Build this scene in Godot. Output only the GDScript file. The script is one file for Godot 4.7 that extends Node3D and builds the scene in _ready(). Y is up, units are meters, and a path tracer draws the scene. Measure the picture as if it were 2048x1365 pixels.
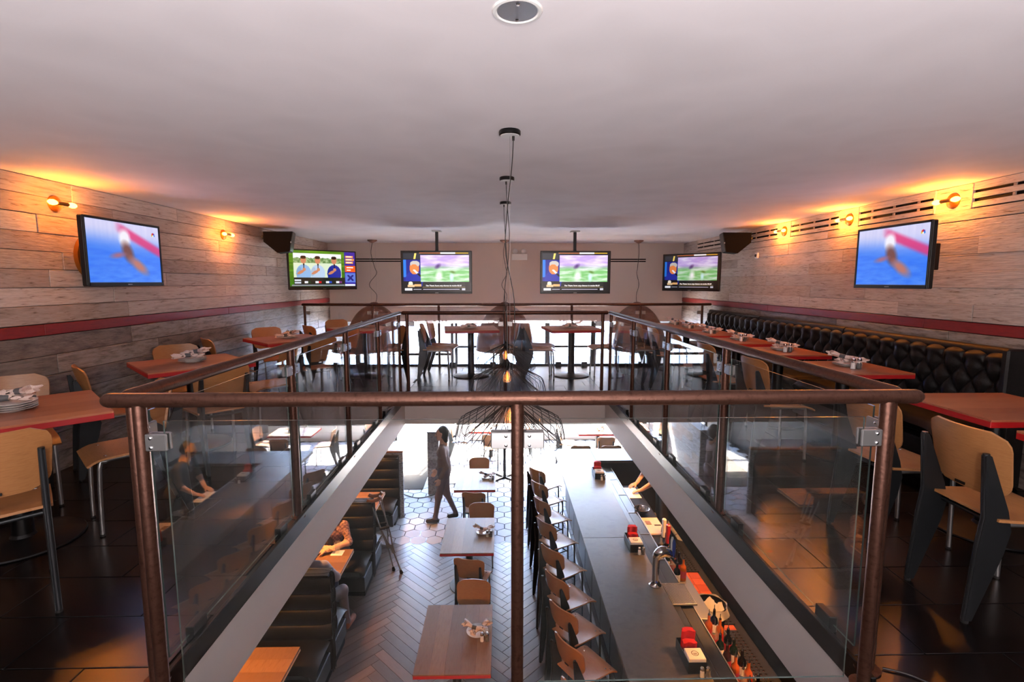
extends Node3D
# A restaurant seen from its mezzanine: railings round an opening, the bar and tables on the ground floor below.
# y = 0 is the mezzanine floor, G the ground floor, the street front lies towards -z.

const G := -2.79
const CEIL := 2.225
const XL := -3.41
const XR := 3.68
const ZS := -10.3      # painted wall above the street-side opening
const ZF := -13.4      # glazed street front
const VX0 := -1.265     # opening in the mezzanine floor
const VX1 := 1.385
const VZ0 := -1.67
const VZ1 := -6.42
const ZR := -8.78      # railing at the mezzanine's street-side edge

var M := {}
var used := {}
var tally := {}
var kept := {}
var rng := RandomNumberGenerator.new()


func _ready():
	rng.seed = 4711
	set_view_and_light()
	make_materials()
	build_shell()
	build_floors()
	build_railings()
	build_plank_walls()
	build_front()
	build_upstairs_furniture()
	build_screens_and_fittings()
	build_lamps()
	build_bar()
	build_ground_floor()
	build_people()
	build_outside()


func set_view_and_light():
	var cam := Camera3D.new()
	cam.name = "camera"
	cam.position = Vector3(0, 1.457, 0)
	cam.rotation_degrees = Vector3(-6.62, -1.29, 0)
	cam.fov = 67.58
	cam.near = 0.05
	cam.far = 300.0
	add_child(cam)
	cam.current = true
	var sky_mat := ProceduralSkyMaterial.new()
	sky_mat.sky_top_color = Color(0.62, 0.76, 0.98)
	sky_mat.sky_horizon_color = Color(0.93, 0.96, 1.0)
	sky_mat.ground_horizon_color = Color(0.80, 0.80, 0.80)
	sky_mat.ground_bottom_color = Color(0.55, 0.54, 0.53)
	sky_mat.sky_energy_multiplier = 1.0
	sky_mat.ground_energy_multiplier = 1.0
	var sky := Sky.new()
	sky.sky_material = sky_mat
	var env := Environment.new()
	env.background_mode = Environment.BG_SKY
	env.sky = sky
	env.background_energy_multiplier = SKY_ENERGY
	env.tonemap_mode = Environment.TONE_MAPPER_LINEAR
	env.tonemap_exposure = 1.5
	env.sdfgi_enabled = true
	env.ssao_enabled = true
	env.ssil_enabled = true
	var world := WorldEnvironment.new()
	world.name = "world"
	world.environment = env
	add_child(world)
	var sun := DirectionalLight3D.new()
	sun.name = "sun"
	sun.light_color = Color(1.0, 0.95, 0.88)
	sun.light_energy = SUN_ENERGY
	sun.light_angular_distance = 0.6
	sun.shadow_enabled = true
	sun.rotation_degrees = Vector3(-52, 168, 0)
	add_child(sun)
	# the photographer's flash, held above and behind the camera and aimed at the ceiling behind
	var flash := AreaLight3D.new()
	flash.name = "camera_flash"
	flash.area_size = Vector2(0.26, 0.2)
	flash.light_color = Color(1.0, 0.965, 0.94)
	flash.light_energy = FLASH_ENERGY
	flash.position = Vector3(0.15, 1.75, 0.75)
	flash.rotation_degrees = Vector3(8, 0, 0)
	flash.shadow_enabled = true
	flash.area_range = 20.0
	add_child(flash)
	# his second light stands low behind him and is thrown up at the white ceiling
	var bounce := AreaLight3D.new()
	bounce.name = "bounced_flash"
	bounce.area_size = Vector2(4.0, 1.0)
	bounce.light_color = Color(1.0, 0.97, 0.98)
	bounce.light_energy = BOUNCE_ENERGY
	bounce.position = Vector3(0.1, 0.3, 2.0)
	bounce.rotation_degrees = Vector3(90, 0, 0)
	bounce.shadow_enabled = true
	bounce.area_range = 25.0
	add_child(bounce)


const SKY_ENERGY := 40.0
const SUN_ENERGY := 70.0
const FLASH_ENERGY := 2.4
const BOUNCE_ENERGY := 38.0

# ---------------------------------------------------------------- naming

func numbered(n: String) -> String:
	if not used.has(n):
		used[n] = 0
		return n
	used[n] += 1
	return "%s_%03d" % [n, used[n]]


func part_name(parent: Node, n: String) -> String:
	var key := "%d/%s" % [parent.get_instance_id(), n]
	tally[key] = int(tally.get(key, -1)) + 1
	return n if tally[key] == 0 else "%s_%03d" % [n, tally[key]]


func tag(o: Node, label: String, category: String, group := "", kind := "") -> Node:
	o.set_meta("label", label)
	if category:
		o.set_meta("category", category)
	if group:
		o.set_meta("group", group)
	if kind:
		o.set_meta("kind", kind)
	return o


func thing(called: String, label: String, category: String, at := Vector3.ZERO, turn := 0.0, group := "") -> Node3D:
	var o := Node3D.new()
	o.name = numbered(called)
	add_child(o)
	o.position = at
	o.rotation.y = turn
	tag(o, label, category, group)
	return o


func shell(called: String, label: String, st: SurfaceTool, m: Material) -> MeshInstance3D:
	var o := obj(called, st, m)
	o.set_meta("kind", "structure")
	o.set_meta("label", label)
	return o


func obj(called: String, what, m: Material, parent: Node = null, at := Vector3.ZERO) -> MeshInstance3D:
	var o := MeshInstance3D.new()
	o.mesh = done(what) if what is SurfaceTool else what
	o.material_override = m
	if parent == null:
		o.name = numbered(called)
		add_child(o)
	else:
		o.name = part_name(parent, called)
		parent.add_child(o, true)
	o.position = at
	return o


func copy(o: Node3D, at: Vector3, turn: float, label := "", group := "") -> Node3D:
	var c: Node3D = o.duplicate()
	var kind := String(o.name)
	if kind.length() > 4 and kind.right(3).is_valid_int() and kind[-4] == "_":
		kind = kind.left(-4)
	c.name = numbered(kind)
	add_child(c)
	c.position = at
	c.rotation.y = turn
	if label:
		c.set_meta("label", label)
	if group:
		c.set_meta("group", group)
	return c


# one of a kind is built once, moved to its first place, and copied for the rest
func again(key: String, maker: Callable, at: Vector3, turn: float, label: String, group := "") -> Node3D:
	if not kept.has(key):
		var o: Node3D = maker.call()
		kept[key] = o
		o.position = at
		o.rotation.y = turn
		o.set_meta("label", label)
		if group:
			o.set_meta("group", group)
		return o
	return copy(kept[key], at, turn, label, group)


# ---------------------------------------------------------------- shapes

func S() -> SurfaceTool:
	var st := SurfaceTool.new()
	st.begin(Mesh.PRIMITIVE_TRIANGLES)
	st.set_smooth_group(-1)
	return st


func done(st: SurfaceTool) -> ArrayMesh:
	st.generate_normals()
	return st.commit()


func tri(st: SurfaceTool, a: Vector3, b: Vector3, c: Vector3, inner: Vector3):
	if (b - a).cross(c - a).dot((a + b + c) / 3.0 - inner) > 0.0:
		st.add_vertex(a); st.add_vertex(c); st.add_vertex(b)
	else:
		st.add_vertex(a); st.add_vertex(b); st.add_vertex(c)


func quad(st: SurfaceTool, a: Vector3, b: Vector3, c: Vector3, d: Vector3, inner: Vector3):
	tri(st, a, b, c, inner)
	tri(st, a, c, d, inner)


func bx(st: SurfaceTool, c: Vector3, s: Vector3, bevel := 0.0, t := Transform3D.IDENTITY):
	st.set_smooth_group(-1)
	var h := s * 0.5
	var b: float = minf(bevel, minf(h.x, minf(h.y, h.z)) * 0.9)
	var mid := t * c
	for ax in 3:
		var i := (ax + 1) % 3
		var j := (ax + 2) % 3
		for sg: float in [-1.0, 1.0]:
			var p := []
			for k: Vector2 in [Vector2(-1, -1), Vector2(1, -1), Vector2(1, 1), Vector2(-1, 1)]:
				var v := Vector3.ZERO
				v[ax] = sg * h[ax]
				v[i] = k.x * (h[i] - b)
				v[j] = k.y * (h[j] - b)
				p.append(t * (c + v))
			quad(st, p[0], p[1], p[2], p[3], mid)
		if b > 0.0:
			for si: float in [-1.0, 1.0]:
				for sj: float in [-1.0, 1.0]:
					var e := []
					for k: Vector2 in [Vector2(-1, 0), Vector2(1, 0), Vector2(1, 1), Vector2(-1, 1)]:
						var v := Vector3.ZERO
						v[ax] = k.x * (h[ax] - b)
						v[i] = si * (h[i] - (b if k.y > 0.5 else 0.0))
						v[j] = sj * (h[j] - (0.0 if k.y > 0.5 else b))
						e.append(t * (c + v))
					quad(st, e[0], e[1], e[2], e[3], mid)
	if b > 0.0:
		for sx: float in [-1.0, 1.0]:
			for sy: float in [-1.0, 1.0]:
				for sz: float in [-1.0, 1.0]:
					tri(st, t * (c + Vector3(sx * h.x, sy * (h.y - b), sz * (h.z - b))), t * (c + Vector3(sx * (h.x - b), sy * h.y, sz * (h.z - b))), t * (c + Vector3(sx * (h.x - b), sy * (h.y - b), sz * h.z)), mid)


func box(c: Vector3, s: Vector3, bevel := 0.0) -> SurfaceTool:
	var st := S()
	bx(st, c, s, bevel)
	return st


func span(a: Vector3, b: Vector3, bevel := 0.0) -> SurfaceTool:
	return box((a + b) * 0.5, (b - a).abs(), bevel)


# profile of (radius, height) pairs turned round the y axis; a new smooth group wherever the profile bends sharply
func lathe(st: SurfaceTool, prof: Array, seg := 20, t := Transform3D.IDENTITY):
	var sg := 1
	for k in prof.size() - 1:
		var a: Vector2 = prof[k]
		var b: Vector2 = prof[k + 1]
		if k > 0 and absf((a - prof[k - 1]).angle_to(b - a)) > 0.7:
			sg += 1
		st.set_smooth_group(sg)
		var out := Vector2(b.y - a.y, a.x - b.x)
		for n in seg:
			var p := TAU * n / seg
			var r := TAU * (n + 1) / seg
			var v := [Vector3(a.x * cos(p), a.y, a.x * sin(p)), Vector3(b.x * cos(p), b.y, b.x * sin(p)), Vector3(b.x * cos(r), b.y, b.x * sin(r)), Vector3(a.x * cos(r), a.y, a.x * sin(r))]
			var m := (p + r) * 0.5
			var inner: Vector3 = (v[0] + v[1] + v[2] + v[3]) / 4.0 - Vector3(out.x * cos(m), out.y, out.x * sin(m))
			for i in 4:
				v[i] = t * v[i]
			inner = t * inner
			if b.x > 1e-5:
				tri(st, v[0], v[1], v[2], inner)
			if a.x > 1e-5:
				tri(st, v[0], v[2], v[3], inner)
	st.set_smooth_group(-1)


func turned(prof: Array, seg := 20) -> SurfaceTool:
	var st := S()
	lathe(st, prof, seg)
	return st


# a round bar along points; radius a number or one for each point
func tube(st: SurfaceTool, pts: Array, radius, seg := 8, closed := false, caps := true):
	var n := pts.size()
	var rings := []
	var side := Vector3.ZERO
	for k in n:
		var ahead: Vector3 = pts[(k + 1) % n] if closed or k < n - 1 else pts[k]
		var back: Vector3 = pts[(k - 1 + n) % n] if closed or k > 0 else pts[k]
		var d := (ahead - back).normalized()
		if side == Vector3.ZERO:
			side = d.cross(Vector3.UP if absf(d.y) < 0.9 else Vector3.RIGHT).normalized()
		side = (side - d * side.dot(d)).normalized()
		var up := side.cross(d)
		var r: float = radius[k] if radius is Array else radius
		var ring := []
		for i in seg:
			var a := TAU * i / seg
			ring.append(pts[k] + (side * cos(a) + up * sin(a)) * r)
		rings.append(ring)
	st.set_smooth_group(1)
	for k in (n if closed else n - 1):
		var a: Array = rings[k]
		var b: Array = rings[(k + 1) % n]
		var mid: Vector3 = (pts[k] + pts[(k + 1) % n]) * 0.5
		for i in seg:
			quad(st, a[i], b[i], b[(i + 1) % seg], a[(i + 1) % seg], mid)
	st.set_smooth_group(-1)
	if caps and not closed:
		for e in [0, n - 1]:
			var inner: Vector3 = pts[1] if e == 0 else pts[n - 2]
			for i in seg:
				tri(st, pts[e], rings[e][i], rings[e][(i + 1) % seg], inner)


func rod(a: Vector3, b: Vector3, r: float, seg := 10) -> SurfaceTool:
	var st := S()
	tube(st, [a, b], r, seg)
	return st


# flat outline (x, y) given depth along z
func prism(st: SurfaceTool, poly: PackedVector2Array, depth: float, t := Transform3D.IDENTITY):
	var idx := Geometry2D.triangulate_polygon(poly)
	st.set_smooth_group(-1)
	for sg: float in [-1.0, 1.0]:
		for k in range(0, idx.size(), 3):
			var v := []
			for e in 3:
				v.append(t * Vector3(poly[idx[k + e]].x, poly[idx[k + e]].y, sg * depth * 0.5))
			tri(st, v[0], v[1], v[2], t * Vector3((poly[idx[k]].x + poly[idx[k + 1]].x + poly[idx[k + 2]].x) / 3.0, (poly[idx[k]].y + poly[idx[k + 1]].y + poly[idx[k + 2]].y) / 3.0, 0))
	var cw := Geometry2D.is_polygon_clockwise(poly)
	for k in poly.size():
		var a := poly[k]
		var b := poly[(k + 1) % poly.size()]
		var out := Vector2(b.y - a.y, a.x - b.x) * (-1.0 if cw else 1.0)
		var m := (a + b) * 0.5 - out
		quad(st, t * Vector3(a.x, a.y, -depth / 2), t * Vector3(b.x, b.y, -depth / 2), t * Vector3(b.x, b.y, depth / 2), t * Vector3(a.x, a.y, depth / 2), t * Vector3(m.x, m.y, 0))


# a curved board: f(u, v) with u, v from 0 to 1, given thickness on the far side of its face
func board(st: SurfaceTool, f: Callable, nu: int, nv: int, thick: float):
	var top := []
	var low := []
	for i in nu + 1:
		var a := []
		var b := []
		for j in nv + 1:
			var u := float(i) / nu
			var v := float(j) / nv
			var p: Vector3 = f.call(u, v)
			var du: Vector3 = f.call(minf(u + 0.01, 1.0), v) - f.call(maxf(u - 0.01, 0.0), v)
			var dv: Vector3 = f.call(u, minf(v + 0.01, 1.0)) - f.call(u, maxf(v - 0.01, 0.0))
			a.append(p)
			b.append(p - du.cross(dv).normalized() * thick)
		top.append(a)
		low.append(b)
	for i in nu:
		for j in nv:
			st.set_smooth_group(1)
			quad(st, top[i][j], top[i + 1][j], top[i + 1][j + 1], top[i][j + 1], low[i][j])
			st.set_smooth_group(2)
			quad(st, low[i][j], low[i + 1][j], low[i + 1][j + 1], low[i][j + 1], top[i][j])
	st.set_smooth_group(-1)
	for i in nu:
		for j: int in [0, nv]:
			quad(st, top[i][j], top[i + 1][j], low[i + 1][j], low[i][j], top[i][nv / 2])
	for j in nv:
		for i: int in [0, nu]:
			quad(st, top[i][j], top[i][j + 1], low[i][j + 1], low[i][j], top[nu / 2][j])


# an open surface of points, smooth
func skin(st: SurfaceTool, f: Callable, nu: int, nv: int, inner: Vector3):
	st.set_smooth_group(1)
	for i in nu:
		for j in nv:
			var a: Vector3 = f.call(float(i) / nu, float(j) / nv)
			var b: Vector3 = f.call(float(i + 1) / nu, float(j) / nv)
			var c: Vector3 = f.call(float(i + 1) / nu, float(j + 1) / nv)
			var d: Vector3 = f.call(float(i) / nu, float(j + 1) / nv)
			quad(st, a, b, c, d, inner)
	st.set_smooth_group(-1)


func bend(pts: Array, steps := 6) -> Array:
	var c := Curve3D.new()
	for k in pts.size():
		var p: Vector3 = pts[k]
		var d: Vector3 = (pts[mini(k + 1, pts.size() - 1)] - pts[maxi(k - 1, 0)]) / 6.0
		c.add_point(p, -d, d)
	var out := []
	for k in pts.size() - 1:
		for s in steps:
			out.append(c.sample(k, float(s) / steps))
	out.append(pts[-1])
	return out


# ---------------------------------------------------------------- materials

func mat(key: String, c: Color, rough := 0.6, metal := 0.0, spec := 0.5) -> StandardMaterial3D:
	var m := StandardMaterial3D.new()
	m.resource_name = key
	m.albedo_color = c
	m.roughness = rough
	m.metallic = metal
	m.metallic_specular = spec
	M[key] = m
	return m


func noise_tex(sd: int, freq: float, octaves: int, ramp: Array, size := 512, kind := FastNoiseLite.TYPE_SIMPLEX_SMOOTH) -> NoiseTexture2D:
	var n := FastNoiseLite.new()
	n.noise_type = kind
	n.seed = sd
	n.frequency = freq
	n.fractal_octaves = octaves
	n.fractal_gain = 0.6
	var t := NoiseTexture2D.new()
	t.width = size
	t.height = size
	t.seamless = true
	t.noise = n
	if ramp.size():
		var g := Gradient.new()
		var offs := PackedFloat32Array()
		var cols := PackedColorArray()
		for k in ramp.size():
			offs.append(float(k) / (ramp.size() - 1))
			cols.append(ramp[k])
		g.offsets = offs
		g.colors = cols
		t.color_ramp = g
	return t


func grained(m: StandardMaterial3D, t: Texture2D, scale: Vector3, in_world := false, offset := Vector3.ZERO) -> StandardMaterial3D:
	m.albedo_texture = t
	m.uv1_triplanar = true
	m.uv1_world_triplanar = in_world
	m.uv1_scale = scale
	m.uv1_offset = offset
	return m


func relief(m: StandardMaterial3D, t: Texture2D, depth: float) -> StandardMaterial3D:
	m.heightmap_enabled = true
	m.heightmap_texture = t
	m.heightmap_scale = depth
	return m


# a second, multiplied layer of marks
func weathered(m: StandardMaterial3D, t: Texture2D, scale: Vector3, offset: Vector3):
	m.detail_enabled = true
	m.detail_albedo = t
	m.detail_blend_mode = BaseMaterial3D.BLEND_MODE_MUL
	m.detail_uv_layer = BaseMaterial3D.DETAIL_UV_2
	m.uv2_triplanar = true
	m.uv2_world_triplanar = true
	m.uv2_scale = scale
	m.uv2_offset = offset


func make_materials():
	var grey_grain := noise_tex(3, 0.012, 5, [Color(0.70, 0.68, 0.66), Color(0.86, 0.85, 0.83), Color(0.95, 0.94, 0.93), Color(1, 1, 1), Color(0.92, 0.90, 0.88), Color(0.78, 0.75, 0.72)])
	var oak_grain := noise_tex(11, 0.018, 5, [Color(0.78, 0.74, 0.70), Color(0.94, 0.92, 0.90), Color(1, 1, 1), Color(0.93, 0.90, 0.86), Color(0.82, 0.77, 0.72)])
	var fine := noise_tex(5, 0.06, 4, [])
	var blotch := noise_tex(8, 0.012, 4, [Color(0.55, 0.52, 0.50), Color(0.85, 0.83, 0.82), Color(1, 1, 1), Color(0.9, 0.88, 0.86)])
	var saw := noise_tex(21, 0.03, 3, [])
	# splits, nail holes and knots in old wood: sparse dark marks on white
	var cracks := noise_tex(71, 0.016, 4, [Color(0.34, 0.29, 0.26), Color(0.74, 0.69, 0.66), Color(0.97, 0.96, 0.95), Color(1, 1, 1), Color(1, 1, 1), Color(1, 1, 1), Color(1, 1, 1), Color(1, 1, 1), Color(0.90, 0.88, 0.86)])
	# reclaimed boards: pale above the red band, weathered grey below it
	var tints := [Color(0.75, 0.695, 0.665), Color(0.70, 0.655, 0.63), Color(0.79, 0.735, 0.70), Color(0.66, 0.595, 0.56), Color(0.74, 0.705, 0.68), Color(0.72, 0.645, 0.59)]
	for k in tints.size():
		var m := grained(mat("pale_board_%d" % k, tints[k], 0.62), grey_grain, Vector3(3.0, 3.6 + 0.4 * (k % 3), 0.28 + 0.05 * k), true, Vector3(0.13 * k, 0.37 * k, 0.21 * k))
		relief(m, saw, 0.25)
		weathered(m, cracks, Vector3(3.0, 3.4 + 0.4 * k, 0.42 + 0.06 * k), Vector3(0, 0.31 * k, 0.43 * k))
	var dark := [Color(0.53, 0.49, 0.46), Color(0.46, 0.42, 0.40), Color(0.59, 0.55, 0.52), Color(0.49, 0.44, 0.41), Color(0.56, 0.53, 0.50)]
	for k in dark.size():
		var m := grained(mat("grey_board_%d" % k, dark[k], 0.42), blotch, Vector3(3.0, 2.6 + 0.4 * (k % 3), 0.5 + 0.06 * k), true, Vector3(0.23 * k, 0.17 * k, 0.41 * k))
		relief(m, saw, 0.2)
		weathered(m, cracks, Vector3(3.0, 3.2 + 0.4 * k, 0.42 + 0.06 * k), Vector3(0, 0.27 * k, 0.39 * k))
	grained(mat("red_board", Color(0.50, 0.10, 0.10), 0.42), oak_grain, Vector3(3, 3, 0.5), true)
	grained(mat("blue_board", Color(0.66, 0.68, 0.70), 0.6), blotch, Vector3(3, 4, 0.7), true)
	# furniture
	grained(mat("oak", Color(0.61, 0.425, 0.26), 0.38), oak_grain, Vector3(0.7, 9.0, 9.0))
	grained(mat("oak_edge", Color(0.80, 0.62, 0.44), 0.5), oak_grain, Vector3(0.7, 9.0, 9.0))
	for k in 4:
		grained(mat("top_strip_%d" % k, [Color(0.60, 0.36, 0.25), Color(0.66, 0.41, 0.29), Color(0.57, 0.33, 0.23), Color(0.63, 0.40, 0.29)][k], 0.30), oak_grain, Vector3(0.5, 8.0, 8.0), false, Vector3(0.2 * k, 0.3 * k, 0.27 * k))
	for k in 3:
		grained(mat("low_strip_%d" % k, [Color(0.47, 0.345, 0.245), Color(0.51, 0.38, 0.27), Color(0.44, 0.32, 0.225)][k], 0.42, 0.0, 0.35), oak_grain, Vector3(8.0, 8.0, 0.5), false, Vector3(0.2 * k, 0.3 * k, 0.27 * k))
	mat("red_edge", Color(0.60, 0.06, 0.07), 0.4)
	mat("leg_steel", Color(0.20, 0.21, 0.22), 0.36, 0.75)
	mat("bare_steel", Color(0.58, 0.58, 0.58), 0.34, 0.9)
	mat("chrome", Color(0.82, 0.82, 0.83), 0.12, 1.0)
	mat("black_steel", Color(0.028, 0.028, 0.03), 0.35, 0.3)
	mat("black_plastic", Color(0.018, 0.018, 0.02), 0.32)
	mat("black_matte", Color(0.02, 0.02, 0.022), 0.7, 0.0, 0.25)
	mat("brass", Color(0.66, 0.44, 0.18), 0.3, 0.9)
	mat("bell_metal", Color(0.42, 0.27, 0.22), 0.5, 0.3)
	var bronze := grained(mat("bronze", Color(0.34, 0.232, 0.192), 0.36, 0.75), noise_tex(31, 0.03, 4, [Color(0.62, 0.55, 0.52), Color(0.95, 0.92, 0.9), Color(1, 1, 1), Color(0.85, 0.78, 0.72)]), Vector3(2.2, 2.2, 2.2), true)
	relief(bronze, fine, 0.06)
	var hide := mat("leather", Color(0.085, 0.078, 0.078), 0.42, 0.0, 0.32)
	hide.uv1_triplanar = true
	hide.uv1_scale = Vector3(5, 5, 5)
	relief(hide, fine, 0.12)
	# surfaces
	grained(mat("plaster", Color(0.88, 0.86, 0.87), 0.85), noise_tex(41, 0.006, 3, [Color(0.95, 0.95, 0.95), Color(1, 1, 1), Color(0.97, 0.97, 0.97)]), Vector3(0.3, 0.3, 0.3), true)
	mat("front_plaster", Color(0.80, 0.745, 0.71), 0.85)
	mat("fascia", Color(0.72, 0.69, 0.67), 0.55)
	mat("shop_glass", Color(0.62, 0.66, 0.70), 0.15)
	mat("rear_carpet", Color(0.05, 0.045, 0.045), 0.9, 0.0, 0.2)
	mat("white_paint", Color(0.85, 0.85, 0.84), 0.5)
	mat("dark_wall", Color(0.09, 0.08, 0.08), 0.6)
	mat("grout", Color(0.035, 0.030, 0.030), 0.8)
	for k in 4:
		grained(mat("dark_tile_%d" % k, [Color(0.050, 0.036, 0.034), Color(0.058, 0.042, 0.038), Color(0.045, 0.034, 0.034), Color(0.064, 0.044, 0.038)][k], 0.26), blotch, Vector3(0.8, 0.8, 2.4), true, Vector3(0.3 * k, 0, 0.17 * k))
	for k in 5:
		grained(mat("floor_block_%d" % k, [Color(0.24, 0.19, 0.17), Color(0.29, 0.23, 0.20), Color(0.21, 0.16, 0.145), Color(0.26, 0.20, 0.18), Color(0.32, 0.25, 0.215)][k], 0.34), grey_grain, Vector3(0.6, 6.0, 6.0), false, Vector3(0.3 * k, 0.1 * k, 0.17 * k))
	for k in 3:
		mat("white_tile_%d" % k, [Color(0.62, 0.63, 0.65), Color(0.57, 0.58, 0.61), Color(0.66, 0.665, 0.67)][k], 0.5, 0.0, 0.3)
	mat("tile_grout", Color(0.07, 0.075, 0.09), 0.9, 0.0, 0.2)
	for k in 2:
		mat("quarry_tile_%d" % k, [Color(0.62, 0.25, 0.09), Color(0.68, 0.30, 0.12)][k], 0.5)
	var rug := grained(mat("rug", Color(0.20, 0.19, 0.18), 0.95), noise_tex(51, 0.05, 4, [Color(0.5, 0.5, 0.5), Color(1, 1, 1), Color(0.7, 0.7, 0.7)]), Vector3(1.5, 1.5, 1.5), true)
	relief(rug, fine, 0.4)
	var slate := grained(mat("bar_top", Color(0.30, 0.29, 0.275), 0.38), noise_tex(61, 0.012, 5, [Color(0.82, 0.82, 0.82), Color(1, 1, 1), Color(0.9, 0.9, 0.9)]), Vector3(0.8, 0.8, 0.8), true)
	relief(slate, fine, 0.05)
	mat("porcelain", Color(0.86, 0.85, 0.84), 0.15)
	mat("plate_rim", Color(0.10, 0.10, 0.12), 0.3)
	grained(mat("napkin", Color(0.84, 0.76, 0.73), 0.9), oak_grain, Vector3(6, 6, 6))
	mat("napkin_band", Color(0.30, 0.30, 0.31), 0.5)
	mat("red_napkin", Color(0.72, 0.03, 0.05), 0.8)
	mat("paper", Color(0.86, 0.86, 0.87), 0.6)
	mat("print_grey", Color(0.30, 0.28, 0.29), 0.6)
	mat("salt", Color(0.86, 0.86, 0.85), 0.8)
	mat("pepper", Color(0.12, 0.10, 0.09), 0.9)
	mat("blue_cushion", Color(0.16, 0.27, 0.42), 0.6)
	mat("asphalt", Color(0.30, 0.30, 0.31), 0.9)
	mat("pavement", Color(0.62, 0.61, 0.59), 0.85)
	mat("cream_facade", Color(0.70, 0.66, 0.60), 0.8)
	mat("blue_awning", Color(0.08, 0.22, 0.62), 0.7)
	mat("leaf_green", Color(0.10, 0.25, 0.06), 0.7)
	mat("bark", Color(0.20, 0.15, 0.11), 0.9)
	mat("bottle_green", Color(0.04, 0.10, 0.05), 0.1)
	mat("bottle_brown", Color(0.16, 0.06, 0.02), 0.1)
	mat("bottle_dark", Color(0.02, 0.02, 0.025), 0.12)
	mat("spirit_amber", Color(0.62, 0.30, 0.06), 0.1)
	mat("label_red", Color(0.62, 0.05, 0.06), 0.5)
	mat("wood_grip", Color(0.45, 0.30, 0.18), 0.6)
	mat("rubber", Color(0.03, 0.03, 0.03), 0.85)
	mat("cable_black", Color(0.025, 0.022, 0.022), 0.5)
	var glass := mat("glass", Color(0.93, 0.98, 0.96, 0.004), 0.0)
	glass.transparency = BaseMaterial3D.TRANSPARENCY_ALPHA
	var clear := mat("clear_glass", Color(0.96, 0.97, 0.97, 0.10), 0.02)
	clear.transparency = BaseMaterial3D.TRANSPARENCY_ALPHA
	mat("glass_edge", Color(0.30, 0.36, 0.345), 0.08)
	var amber := mat("bulb_glow", Color(1.0, 0.75, 0.35), 0.3)
	amber.emission_enabled = true
	amber.emission = Color(1.0, 0.62, 0.20)
	amber.emission_energy_multiplier = 14.0
	var fil := mat("filament_glow", Color(1.0, 0.6, 0.2), 0.4)
	fil.emission_enabled = true
	fil.emission = Color(1.0, 0.48, 0.10)
	fil.emission_energy_multiplier = 2.2
	var down := mat("downlight_glow", Color(1.0, 0.85, 0.65), 0.4)
	down.emission_enabled = true
	down.emission = Color(1.0, 0.72, 0.42)
	down.emission_energy_multiplier = 6.0
	# everyone in the picture
	var folk := mat("people", Color(1, 1, 1), 0.75)
	folk.vertex_color_use_as_albedo = true
	mat("blond_hair", Color(0.50, 0.35, 0.17), 0.6)
	mat("dark_hair", Color(0.06, 0.045, 0.035), 0.6)


# ---------------------------------------------------------------- the building

func build_shell():
	shell("wall_left", "left wall of reclaimed boards with a red painted band", span(Vector3(XL - 0.25, G - 0.2, 3.4), Vector3(XL - 0.022, CEIL + 0.2, ZF - 0.1)), M.dark_wall)
	shell("wall_right", "right wall of reclaimed boards above the tufted banquette", span(Vector3(XR + 0.022, G - 0.2, 3.4), Vector3(XR + 0.25, CEIL + 0.2, ZF - 0.1)), M.dark_wall)
	shell("wall_back", "plain rear wall of the room", span(Vector3(XL - 0.02, G - 0.2, 3.2), Vector3(XR + 0.02, CEIL + 0.2, 3.4)), M.front_plaster)
	shell("ceiling", "pale grey plaster ceiling of the mezzanine", span(Vector3(XL - 0.02, CEIL, 3.2), Vector3(XR + 0.02, CEIL + 0.2, ZS - 0.16)), M.plaster)
	shell("wall_front", "taupe painted wall above the street-side opening", span(Vector3(XL - 0.02, 0.66, ZS - 0.16), Vector3(XR + 0.02, CEIL, ZS)), M.front_plaster)
	shell("ceiling", "lower white ceiling over the street-side dining area", span(Vector3(XL - 0.02, 0.66, ZF - 0.1), Vector3(XR + 0.02, 0.86, ZS - 0.16)), M.white_paint)
	# the mezzanine: four slabs round the opening
	var slabs := [
		["left side of the mezzanine slab with pale fascia", Vector3(XL - 0.02, -0.37, 3.2), Vector3(VX0 + 0.03, -0.012, ZR - 0.04)],
		["right side of the mezzanine slab with pale fascia", Vector3(VX1 - 0.03, -0.37, 3.2), Vector3(XR + 0.02, -0.012, ZR - 0.04)],
		["near side of the mezzanine slab with pale fascia", Vector3(VX0 + 0.03, -0.37, 3.2), Vector3(VX1 - 0.03, -0.012, VZ0 + 0.03)],
		["street-side bridge of the mezzanine slab with pale fascia", Vector3(VX0 + 0.03, -0.37, VZ1 - 0.03), Vector3(VX1 - 0.03, -0.012, ZR - 0.04)]]
	for s in slabs:
		shell("floor", s[0], span(s[1], s[2]), M.fascia)
	var kerbs := [
		[Vector3(VX0 + 0.02, -0.075, VZ0), Vector3(VX0 + 0.04, 0.025, VZ1), "left"], [Vector3(VX1 - 0.04, -0.075, VZ0), Vector3(VX1 - 0.02, 0.025, VZ1), "right"],
		[Vector3(VX0 + 0.04, -0.075, VZ0 + 0.02), Vector3(VX1 - 0.04, 0.025, VZ0 + 0.04), "near"], [Vector3(VX0 + 0.04, -0.075, VZ1 - 0.04), Vector3(VX1 - 0.04, 0.025, VZ1 - 0.02), "far"],
		[Vector3(XL, -0.075, ZR - 0.05), Vector3(XR, 0.03, ZR - 0.04), "street-side"]]
	for k in kerbs:
		shell("trim", "dark steel kerb along the %s edge of the mezzanine floor" % k[2], span(k[0], k[1], 0.003), M.black_steel)


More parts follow.
